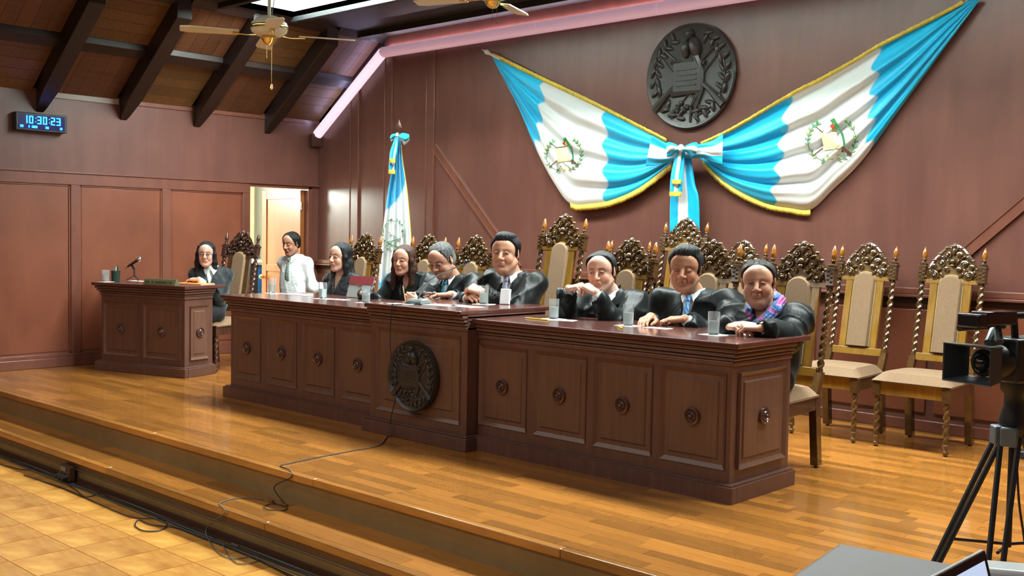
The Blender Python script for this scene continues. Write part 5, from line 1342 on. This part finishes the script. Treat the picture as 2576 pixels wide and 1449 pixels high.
# ================================================================== things on the desks
def glass(x, y, z, label, h=.125, r=.033, water=.6):
    t = thing('water_glass', label, 'glass', (x, y, z), 0, 'tumblers of water on the desks')
    b = MB(); b.lathe([(0, .0005), (r*.88, .0005), (r*.9, .003), (r, h), (r-.0022, h), (r*.9-.0022, .012), (0, .012)], None, 28); b.obj('tumbler', M_glass, t)
    b = MB(); b.lathe([(0, .0125), (r*.9-.0028, .0125), (r*.9+.1*r*water-.0028, h*water), (0, h*water)], None, 28); b.obj('water', M_water, t)
    return t
def sheet(name, label, cat, px, Z, w, d, rz, mat=M_paper, group=None, th=.0016, round_=False):
    p = onZ(px[0], px[1], Z); t = MB()
    if round_: t.lathe([(0, 0), (w, 0), (w, th), (0, th)], None, 24)
    else: t.box(-w/2, w/2, -d/2, d/2, 0, th)
    o = t.obj(name, mat, None, smooth=False); o.location = (p.x, p.y, Z+.0004); o.rotation_euler = (0, 0, math.radians(rz)); tag(o, label, cat, group); return o
DS = .8102
for px, zt, lab in (((684, 733), .81, 'glass of water before the young man in white'),
                ((812, 752), .81, 'glass of water before the dark-haired woman with the tablet'),
                ((921, 762), .81, 'glass of water between the tablet and the taller middle bench'),
                ((1217, 766), .865, 'glass of water before the clasped hands of the black-haired man'),
                ((1393, 803), .81, 'glass of water before the balding man with hands at his mouth'),
                ((1580, 820), .81, 'glass of water before the man with the striped tie'),
                ((1795, 843), .81, 'glass of water before the woman with the scarf')):
    zt = .817 if zt == .81 else zt
    if px[0] == 684: q_ = onX(684, 738, -7.385); px = proj((q_.x, q_.y, zt))[:2]
    p = onZ(px[0], px[1], zt); o = sheet('napkin', 'napkin under the '+lab.replace('balding man with hands at his mouth', 'balding man'), 'napkin', px, zt, .125, .11, R_.uniform(-25, 25), group='napkins under the glasses', th=.002)
    glass(p.x, p.y, zt+.0026, lab)
for px, w, d, rz, lab in (((745, 741), .30, .10, 5, 'white sheet before the young man in the white shirt'), ((855, 754), .14, .09, 10, 'small white notepad left of the tablet stand'),
                      ((1110, 768), .22, .14, 8, 'white sheet beside the microphone base'), ((1170, 771), .26, .12, -6, 'white sheet between microphone and clasped hands'),
                      ((1415, 806), .16, .10, 20, 'crumpled white napkin by the glass of the balding man'), ((1655, 826), .15, .08, 5, 'white note sheet under the fingers of the man with the striped tie'),
                      ((1850, 842), .22, .12, -4, 'white sheet under the clasped hands of the woman with the scarf'), ((1006, 765), .16, .10, 5, 'thin grey-white folder beside the microphone, on the middle bench')):
    sheet('paper_sheet', lab, 'paper', px, .865 if 1000 < px[0] < 1200 else .817, w, d, rz, group='papers on the benches')
# tablet on a folding cover
p = onZ(893, 750, .817); t = thing('tablet', 'tablet in a dark red folding cover standing on the bench', 'tablet', (p.x, p.y+.03, .8178), math.radians(12))
A = Matrix.Rotation(math.radians(-20), 4, 'X')
b = MB(); b.box(-.12, .12, -.004, .004, 0, .175, A); b.obj('back_shell', plain('grey_tablet_shell', (.28, .30, .28), .5), t, bevel=.003)
M_redc = plain('dark_red_cover', (.22, .03, .035), .45)
b = MB(); b.box(-.121, .121, -.0075, -.0042, .108, .178, A); b.prism([(-.025, .108), (.025, .108), (0, .092)], 0, -.0075, -.0042); b.v = b.v[:8]+[tuple(A @ Vector(v)) for v in b.v[8:]]; b.obj('cover_flap', M_redc, t)
b = MB(); b.box(-.115, .115, .0042, .006, .006, .17, A); b.obj('screen', M_blackg, t)
b = MB(); b.box(-.12, .12, .02, .10, -.0005, .004); b.obj('cover_foot', M_redc, t)
# gooseneck microphone on the middle bench
p = onZ(1053, 764, .865); mc = thing('gooseneck_microphone', 'gooseneck microphone on a grey wedge base, on the taller middle bench', 'microphone', (p.x, p.y, .8662), 0)
b = MB(); b.box(-.075, .075, -.05, .05, 0, .012); b.prism([(-.05, .012), (.05, .012), (.035, .034), (-.035, .028)], 0, -.05, .05, 'x'); b.v = b.v[:8]+[(x*1.4, y, z) for x, y, z in b.v[8:]]
b.obj('base', plain('grey_mic_base', (.17, .21, .21), .35), mc, bevel=.006)
tip = onY(1180, 657, p.y+.05); mid = onY(1082, 705, p.y+.02); st_ = onY(1052, 752, p.y)
L = [v-Vector((p.x, p.y, .8662)) for v in (st_, onY(1061, 728, p.y+.01), mid, onY(1103, 691, p.y+.03), onY(1150, 672, p.y+.04), onY(1168, 663, p.y+.05), tip)]
b = MB(); b.tube(L[:6], [.0065, .006, .005, .004, .004, .0045], 8); b.obj('gooseneck', M_grey, mc)
b = MB(); b.tube([L[5], L[5]*.6+L[6]*.4, L[6]], [.008, .012, .009], 10); b.ell(L[6], (.010, .010, .010)); b.obj('capsule', M_black, mc)
# gavel
p = onZ(1068, 752, .865); gv = thing('gavel', 'dark wooden gavel lying beside the microphone', 'gavel', (p.x, p.y+.05, .893), math.radians(30))
M = Matrix.Rotation(PI/2, 4, 'Y')
b = MB(); b.lathe([(0, -.05), (.022, -.05), (.026, -.042), (.026, -.03), (.019, -.022), (.022, 0), (.019, .022), (.026, .03), (.026, .042), (.022, .05), (0, .05)], M, 18); b.obj('head', M_knob, gv)
b = MB(); b.tube([(0, 0, 0), (0, -.08, -.004), (0, -.17, -.014)], [.007, .008, .011], 10); b.obj('handle', M_knob, gv)
# pencils
def pencil(p0, p1, label, col=(.75, .55, .03)):
    b = MB(); p0, p1 = Vector(p0), Vector(p1); d = p1-p0
    o = thing('pencil', label, 'pencil', p0, 0)
    b.tube([d*.0, d*.86], .0042, 6); b.obj('shaft', plain('yellow_pencil_paint', col, .4), o)
    b = MB(); b.tube([d*.86, d], [.0042, .0006], 6); b.obj('point', M_cream, o)
a_, c_ = onZ(1378, 805, .8215), onZ(1319, 799, .8215); pencil(a_, c_, 'yellow pencil lying by the napkin of the balding man')
a_, c_ = onZ(1566, 826, .8215), onZ(1551, 818, .8215); pencil(a_, c_, 'yellow pencil sticking out from the napkin before the striped-tie man')
a_, c_ = onY(1022, 770, 5.115), onY(1013, 718, 5.10); pencil(a_, c_, 'pale pencil held upright by the brown-haired woman', (.60, .42, .18))
# white cup lying / napkin holder at the president's glass
p = onZ(1238, 767, .865); o = MB(); o.box(-.035, .035, -.012, .012, 0, .105); o = o.obj('white_card_holder', M_paper, None, bevel=.003); o.location = (p.x+.02, p.y+.10, .866); o.rotation_euler = (math.radians(-12), 0, math.radians(18)); tag(o, 'white folded card standing behind the glass on the middle bench', 'card')
# ---- side desk
Ms = Matrix.Translation((-8.60, 4.935, 0)) @ Matrix.Rotation(TH, 4, 'Z')
def sd(px, z=.825, m=.06):
    for py in range(698, 740):
        p = onZ(px[0], py, z); q = Ms.inverted() @ p
        if -1.085+m < q.x < .065-m and -.065+m < q.y < .46-m: return p
    return p
p = sd((266, 704), m=.07); sheet('napkin', 'white napkin at the far end of the small side desk', 'napkin', proj(p)[:2], .825, .11, .11, 10)
glass(p.x, p.y, .828, 'glass of water at the far end of the small side desk', h=.11, r=.036)
p = sd((291, 705), m=.05); pc_ = thing('pen_cup', 'dark pen cup holding pens and a green marker on the side desk', 'cup', (p.x+.0, p.y+.0, .8256), 0)
b = MB(); b.lathe([(0, 0), (.038, 0), (.042, .10), (.039, .10), (.036, .004), (0, .004)], None, 20); b.obj('cup', plain('smoky_green_plastic', (.02, .04, .03), .25), pc_)
for k, (c, dx) in enumerate((((.15, .6, .05), .018), ((.05, .25, .6), -.012), ((.6, .6, .6), .0), ((.02, .02, .02), .01))):
    b = MB(); b.tube([(dx*.6, 0, .006), (dx*1.3, .01*k-.012, .125+.008*k)], .0045, 6); b.obj('pen', plain('pen_plastic_%s' % 'abcd'[k], c, .4), pc_)
sheet('paper_sheet', 'white sheet under the tripod microphone on the side desk', 'paper', proj(sd((345, 705), m=.09))[:2], .825, .20, .10, 12)
p = sd((338, 704), m=.09); mk = thing('desk_microphone', 'handheld microphone on a small tripod stand on the side desk', 'microphone', (p.x, p.y, .828), 0)
b = MB(); hd = onY(349, 653, p.y)-Vector((p.x, p.y, .828)); tl = onY(322, 670, p.y)-Vector((p.x, p.y, .828)); ct_ = hd*.35+tl*.65
for a in (0, 2.1, 4.2): b.tube([(0, 0, .05), (.05*math.cos(a), .05*math.sin(a), .02), (.075*math.cos(a), .075*math.sin(a), .003)], .005, 6)
b.tube([(0, 0, .045), (0, 0, .11)], .006, 8); b.tube([(0, 0, .11), ct_+Vector((0, 0, -.01))], .011, 8); b.obj('tripod', M_black, mk)
b = MB(); b.tube([tl, tl*.4+hd*.6, hd], [.010, .013, .017], 12); b.obj('handle', M_black, mk)
b = MB(); b.ell(hd+(hd-tl).normalized()*.015, (.026, .026, .026), None, 14, 10); b.obj('head_grille', M_chrome, mk)
b = MB(); d_ = (tl-hd).normalized(); b.tube([tl, tl+d_*.03, tl+d_*.06+Vector((0, 0, -.01))], [.009, .008, .004], 8); b.obj('plug', M_chrome, mk)
q = min((Vector((-1.0+.01*k, 0, 0)) for k in range(95)), key=lambda v: abs(proj(Ms @ Vector((v.x, -.03, .85)))[0]-405)); npl = thing('nameplate', 'greenish brass nameplate bar on the front edge of the side desk', 'nameplate', (Ms @ Vector((q.x, -.03, 0)))+Vector((0, 0, .8256)), TH)
b = MB(); b.prism([(-.03, 0), (.03, 0), (.008, .055), (-.008, .055)], 0, -.19, .19, 'x'); b.obj('bar', plain('aged_brass_plate', (.20, .21, .11), .35, metal=.5), npl, bevel=.002)
b = MB(); rl = random.Random(5); x = -.17
while x < .155:                                        # raised letters, too small to read in the photograph
    w = rl.choice((.008, .012, .014)); h_ = .016
    if rl.random() > .12: b.box(x, x+w, -.0245, -.0215, .018, .018+h_, Matrix.Rotation(.0, 4, 'X')); 
    x += w+.006
b.obj('lettering', plain('dark_lettering', (.06, .06, .03), .4), npl)['kind'] = 'stuff'
p = sd((492, 710), m=.11); fo = thing('orange_folder', 'orange folder with papers lying at the corner of the side desk', 'folder', (p.x+.02, p.y+.0, .8256), TH)
M_or = plain('orange_card', (.90, .30, .04), .5)
for k in range(3):
    b = MB(); b.box(-.20+.006*k, .14, -.10, .09-.006*k, .004*k, .004*k+.0032); b.obj('sheet' if k == 1 else 'cover', M_or if k != 1 else M_paper, fo)
# ================================================================== cables
M_cable = plain('grey_green_cable', (.10, .115, .10), .5); M_cblack = plain('black_cable', (.02, .02, .02), .45)
def cable(name, label, pts, r, mat=M_cblack):
    P = [Vector(p) for p in pts]; out = []
    for i in range(len(P)-1):
        p0, p1, p2, p3 = P[max(i-1, 0)], P[i], P[i+1], P[min(i+2, len(P)-1)]
        for k in range(8):
            u = k/8; out.append(.5*((2*p1)+(p2-p0)*u+(2*p0-5*p1+4*p2-p3)*u*u+(3*p1-p0-3*p2+p3)*u**3))
    out.append(P[-1]); b = MB(); b.tube(out, r, 6); o = b.obj(name, mat, None); tag(o, label, 'cable'); return o
Z0, Z1, Z2 = .005, -.175, ZT+.006
g = lambda x, y, z: tuple(onZ(x, y, z))
top_ = onY(985, 803, 4.49)
pts = [(top_.x, 4.70, .868), (top_.x, 4.52, .869), (top_.x, 4.492, .85), (top_.x-.01, 4.49, .6), (-5.20, 4.49, .3), (-5.25, 4.495, .12), (-5.22, 4.48, .02), g(975, 1098, Z0), g(955, 1120, Z0), g(900, 1131, Z0), g(800, 1150, Z0), g(730, 1165, Z0), g(705, 1172, Z0), (g(697, 1190, Z0)[0], 3.44, .006), (g(690, 1200, Z0)[0]-.02, 3.412, -.02), (g(690, 1225, -.1)[0], 3.41, -.10), g(712, 1262, Z1), g(725, 1272, Z1)]
cable('microphone_cable', 'thin black cable running from the middle bench down onto the step', pts, .0032)
ctr = onZ(693, 1277, Z1); rx = .06
ring = [(ctr.x+rx*1.3*math.cos(a), ctr.y+rx*.9*math.sin(a), Z1+.002*(k % 3)) for k, a in enumerate([2*PI*q/12 for q in range(20)])]
cable('cable_loop', 'small coil of black cable on the step by the silver connector', ring, .0032)
p = onZ(683, 1258, Z1+.01); cn = thing('cable_connector', 'silver cable connector lying on the upper step', 'connector', p, math.radians(-20))
b = MB(); b.tube([(-.045, 0, 0), (.035, 0, 0)], .009, 12); b.obj('barrel', M_chrome, cn)
b = MB(); b.tube([(.035, 0, 0), (.07, 0, -.002)], [.008, .004], 8); b.tube([(-.045, 0, 0), (-.065, 0, -.001)], [.008, .004], 8); b.obj('strain_relief', M_black, cn)
pts = [g(664, 1255, Z1), g(600, 1253, Z1), g(560, 1262, Z1), (g(535, 1275, Z1)[0], 3.13, -.172), (g(525, 1290, Z1)[0], 3.105, -.19), (g(521, 1310, -.25)[0], 3.10, -.26), (g(518, 1335, -.33)[0], 3.10, -.33), g(528, 1362, Z2), g(545, 1385, Z2), g(580, 1405, Z2), g(640, 1400, Z2), g(645, 1412, Z2), g(600, 1418, Z2), g(575, 1395, Z2), g(560, 1370, Z2)]
cable('step_cable', 'grey cable arching from the silver connector down to the tiles', pts, .0030, M_cable)
cable('floor_cable', 'black cable looping in an oval on the tiles below the steps', [g(60, 1195, Z2), g(150, 1225, Z2), g(210, 1250, Z2), g(300, 1290, Z2), g(345, 1303, Z2), g(400, 1305, Z2), g(420, 1320, Z2), g(400, 1335, Z2), g(360, 1335, Z2), g(340, 1322, Z2), g(350, 1308, Z2), g(380, 1320, Z2), g(440, 1327, Z2), g(500, 1350, Z2), g(560, 1372, Z2), g(640, 1405, Z2), g(720, 1445, Z2), g(760, 1470, Z2)], .0035)
cable('floor_cable', 'thin dark cable wandering near the steps, left of the oval loop', [g(-10, 1165, Z2), g(40, 1178, Z2), g(75, 1182, Z2), g(70, 1172, Z2), g(90, 1170, Z2), g(140, 1200, Z2), g(190, 1232, Z2), g(215, 1250, Z2), g(250, 1240, Z2), g(255, 1225, Z2), g(300, 1240, Z2), g(380, 1280, Z2), g(450, 1300, Z2), g(480, 1330, Z2), g(520, 1340, Z2), g(560, 1368, Z2), g(650, 1410, Z2), g(740, 1450, Z2)], .003)
for k in range(5):
    o_ = .012*k; cable('floor_cable', ['pale grey-green cable lying closest to the bottom step', 'second of the parallel cables along the bottom step', 'third of the parallel cables along the bottom step', 'fourth of the parallel cables along the bottom step', 'outermost of the parallel cables along the bottom step'][k],
        [(-8.6+.3*i, 3.118-o_-.006*math.sin(i*1.3+k*2), ZT+.006+.004*(k % 2)) for i in range(24)], .0045 if k < 2 else .0035, M_cable if k % 2 == 0 else M_cblack)
p = onY(175, 1190, 3.12); bx = thing('socket_box', 'dark floor socket box with plugs fixed to the bottom step', 'socket', (p.x, 3.126, -.30), 0)
b = MB(); b.box(-.075, .075, -.045, .0, -.045, .055); b.obj('box', M_brown, bx, bevel=.006)
b = MB(); b.box(-.04, .035, -.052, -.044, .02, .048); b.obj('cover_plate', M_grey, bx, bevel=.002)
for dx in (-.05, 0, .05):
    b = MB(); b.tube([(dx, -.045, -.015), (dx, -.085, -.02)], [.018, .013], 10); b.obj('plug', M_cblack, bx)
p = onZ(592, 1375, Z2); b = MB(); b.tube([(-.03, 0, .012), (.03, 0, .012)], .009, 10); o = b.obj('silver_plug', M_chrome, None); o.location = (p.x, p.y, ZT); tag(o, 'silver plug among the cables on the tiles', 'plug')
# ================================================================== video camera on a tripod
CX, CYY = -1.22, 3.88
vc = thing('video_camera', 'black professional video camera with a square lens hood at the picture edge', 'camera', (CX, CYY, 0), math.radians(0))
fw = Vector((-.29, -.956, 0)).normalized(); rt = Vector((fw.y, -fw.x, 0)); M = Matrix((rt, fw, Vector((0, 0, 1)))).transposed().to_4x4(); M.translation = Vector((-.02, -.0, .905))
hood_c = onY(2430, 916, CYY-.06)
M.translation = Vector((hood_c.x-CX, hood_c.y-CYY, hood_c.z))-Vector(fw)*.0
# local: x right, y forward (towards what it films), z up; origin at the hood's mouth
b = MB(); w, h2_, dp, wi = .098, .070, .10, .058
O = [(-w, 0, -h2_), (w, 0, -h2_), (w, 0, h2_), (-w, 0, h2_)]; I = [(-w+.006, 0, -h2_+.006), (w-.006, 0, -h2_+.006), (w-.006, 0, h2_-.006), (-w+.006, 0, h2_-.006)]
OB = [(-wi-.012, -dp, -wi-.005), (wi+.012, -dp, -wi-.005), (wi+.012, -dp, wi+.005), (-wi-.012, -dp, wi+.005)]; IB = [(-wi, -dp+.004, -wi+.008), (wi, -dp+.004, -wi+.008), (wi, -dp+.004, wi-.008), (-wi, -dp+.004, wi-.008)]
vs = [M @ Vector(v) for v in O+I+OB+IB]; fs = []
for i in range(4):
    j = (i+1) % 4; fs += [(i, j, j+4, i+4), (i, i+8, j+8, j), (i+4, j+4, j+12, i+12)]
b.add(vs, fs); b.obj('lens_hood', plain('dark_hood_plastic', (.035, .045, .05), .42), vc, smooth=False, bevel=.003)
Mr = M @ Matrix.Rotation(PI/2, 4, 'X')
b = MB(); b.lathe([(0, .088), (.040, .088), (.050, .094), (.052, .13), (.060, .14), (.060, .24), (.05, .25), (0, .25)], Mr, 28); b.obj('lens_barrel', M_black, vc)
b = MB(); b.ell(M @ Vector((0, -.094, 0)), (.036, .036, .036), None, 20, 12); b.obj('front_glass', M_blackg, vc)
b = MB(); b.box(-.065, .065, -.50, -.20, -.075, .085, M); b.obj('body', M_black, vc, bevel=.010)
b = MB(); b.box(-.05, .05, -.64, -.50, -.06, .07, M); b.obj('battery', M_black, vc, bevel=.006)
b = MB(); b.tube([M @ Vector(v) for v in ((0, -.27, .085), (0, -.26, .15), (0, -.20, .165), (0, -.45, .165), (0, -.47, .085))], .013, 10); b.obj('top_handle', M_black, vc)
b = MB(); b.box(-.035, .035, -.23, -.06, .135, .185, M); b.box(-.045, .045, -.05, .0, .130, .178, M); b.obj('viewfinder', M_blackg, vc, bevel=.006)
b = MB(); b.tube([M @ Vector(v) for v in ((.07, -.30, .12), (.07, -.05, .12))], .012, 10); b.obj('side_microphone', M_black, vc)
b = MB(); b.tube([M @ Vector(v) for v in ((-.03, -.14, .075), (.01, -.18, .12))], .014, 8); b.tube([M @ Vector(v) for v in ((.01, -.13, .07), (.04, -.20, .11))], .014, 8); b.obj('control_rods', M_grey, vc)
bc = M @ Vector((0, -.28, -.075)); bz = bc.z+0
tr = thing('camera_tripod', 'black camera tripod with paired leg tubes at the picture edge', 'tripod', (CX+bc.x, CYY+bc.y, 0), 0)
ap = onY(2552, 1095, CYY+bc.y); az = ap.z
b = MB(); b.lathe([(0, bz-.002), (.05, bz-.002), (.05, bz-.03), (.035, bz-.05), (.035, bz-.09), (.05, az+.06), (.05, az+.02), (.03, az-.02), (0, az-.02)], None, 20); b.obj('fluid_head', M_black, tr)
T0 = Vector((CX+bc.x, CYY+bc.y, 0))
f1 = onZ(2300, 1560, .35)
def leg(foot, nm='leg'):
    foot = Vector(foot)-T0; d = Vector((foot.x, foot.y, 0)).normalized(); n = Vector((-d.y, d.x, 0)); a = d*.045+Vector((0, 0, az)); foot.z = max(foot.z, .0)
    b = MB(); b.box(-.028, .028, -.03, .03, -.035, .035, Matrix.Translation(a) @ Matrix.Rotation(math.atan2(d.y, d.x), 4, 'Z')); br = None
    lo = b.obj('leg', M_grey, tr, bevel=.006)
    for s_ in (-1, 1):
        b = MB(); b.tube([a+n*.03*s_, a*.12+foot*.88+n*.022*s_], .0105, 8); b.obj('leg_tube', M_black, lo)
    b = MB(); b.tube([a*.14+foot*.86, foot+Vector((0, 0, .012))], .011, 8); b.box(-.02, .02, -.035, .035, -.03, .03, Matrix.Translation(a*.12+foot*.88)); b.ell(foot+Vector((0, 0, .012)), (.02, .02, .012)); b.obj('lower_leg', M_black, lo)
    return foot
ft = [T0+Vector((-.25, -.20, 0)), T0+Vector((.04, -.30, 0)), T0+Vector((.24, .26, 0))]
d0 = ray(2385, 1380)
for f_ in ft: leg(f_)
b = MB(); b.tube([(0, 0, az-.02), (0, 0, .22)], .012, 8)
for f_ in ft:
    q = (f_-T0); b.tube([(0, 0, .23), (q.x*.62, q.y*.62, az*.38)], .006, 6)
b.obj('spreader', M_black, tr)
cable('tripod_cable', 'thin brown cable hanging from the video camera beside the tripod', [(T0.x-.03, T0.y+.05, bz-.05), (T0.x-.02, T0.y+.10, .6), (T0.x+.02, T0.y+.08, .3), (T0.x+.10, T0.y+.12, .02), (T0.x+.4, T0.y+.2, .008)], .0045, M_brown)
# ================================================================== press table in the foreground with a laptop
tb = onZ(2110, 1365, .40); tr_ = onZ(2370, 1413, .40); dl = Vector((tr_.x-tb.x, tr_.y-tb.y, 0)); an = math.atan2(dl.y, dl.x)
tl_ = onZ(1905, 1449, .40); dn = Vector((tl_.x-tb.x, tl_.y-tb.y, 0)).normalized()
tt = thing('press_table', 'table with a smooth grey cloth top in front of the tripod', 'table', (tb.x, tb.y, ZT), an)
M_gc = plain('grey_tablecloth', (.115, .102, .108), .5, sheen=.2)
b = MB(); b.box(-.0, 1.3, -.75, 0, .735, .76); b.obj('tabletop', M_gc, tt, bevel=.02)
b = MB(); b.box(.01, 1.29, -.012, -.006, .50, .74); b.box(.01, 1.29, -.744, -.738, .50, .74); b.box(.006, .012, -.74, -.01, .50, .74); b.obj('cloth_skirt', M_gc, tt)
for x in (.06, 1.24):
    for y in (-.06, -.69):
        b = MB(); b.tube([(x, y, .735), (x, y, .0)], .018, 10); b.obj('leg', M_grey, tt)
e1, e2 = onZ(2478, 1383, .615), onZ(2370, 1440, .615); dd = (e2-e1); dd.z = 0; dd.normalize()
lp = thing('laptop', 'open laptop with a lit screen on the grey table', 'laptop', (0, 0, 0), 0)
nrm = Vector((-dd.y, dd.x, 0)); nrm = nrm if nrm.x > 0 else -nrm              # the screen faces +x
A0 = e1+Vector((0, 0, 0)); Wd = .34
def lidp(u, v, o): return A0+dd*(u*Wd)+Vector((0, 0, -v*.205))+nrm*(v*.055+o)
def quad(b, u0, u1, v0, v1, o0, o1):
    P = [lidp(u, v, o) for o in (o0, o1) for (u, v) in ((u0, v0), (u1, v0), (u1, v1), (u0, v1))]
    b.add(P, [(0, 1, 2, 3), (7, 6, 5, 4), (0, 4, 5, 1), (1, 5, 6, 2), (2, 6, 7, 3), (3, 7, 4, 0)])
b = MB(); quad(b, 0, 1, 0, 1, -.010, -.002); b.obj('lid', plain('white_lid', (.75, .78, .80), .35), lp, smooth=False, bevel=.003)
b = MB(); quad(b, .01, .99, .01, .99, -.002, .001); b.obj('bezel', M_blackg, lp, smooth=False)
b = MB(); quad(b, .06, .94, .10, .92, .001, .002); b.obj('screen', plain('laptop_screen_light', (.5, .6, .9), .3, emit=(.62, .75, 1.0), es=.9), lp, smooth=False)
b = MB(); P = [lidp(u, 1, 0)+nrm*q for q in (0, .23) for u in (0, 1)]; P = [Vector((p.x, p.y, .403)) for p in P]
b.add(P+[p+Vector((0, 0, .016)) for p in P], [(0, 1, 3, 2), (4, 6, 7, 5), (0, 4, 5, 1), (1, 5, 7, 3), (3, 7, 6, 2), (2, 6, 4, 0)]); b.obj('keyboard_base', plain('white_base', (.7, .73, .75), .4), lp, bevel=.003)
p = onZ(2535, 1432, .42); b = MB(); b.box(-.08, .08, -.05, .05, 0, .03); o = b.obj('white_box', plain('white_gloss', (.75, .80, .80), .2, coat=.5), None, bevel=.012); o.location = (p.x, p.y, .4005); o.rotation_euler = (0, 0, .5); tag(o, 'glossy white device lying behind the laptop', 'device')
p = onZ(2560, 1150, 0); b = MB(); b.box(-.06, .10, -.05, .05, 0, .05); o = b.obj('equipment_case', M_black, None, bevel=.01); o.location = (p.x+.06, p.y, .0008); tag(o, 'small black case on the platform floor behind the tripod', 'case')
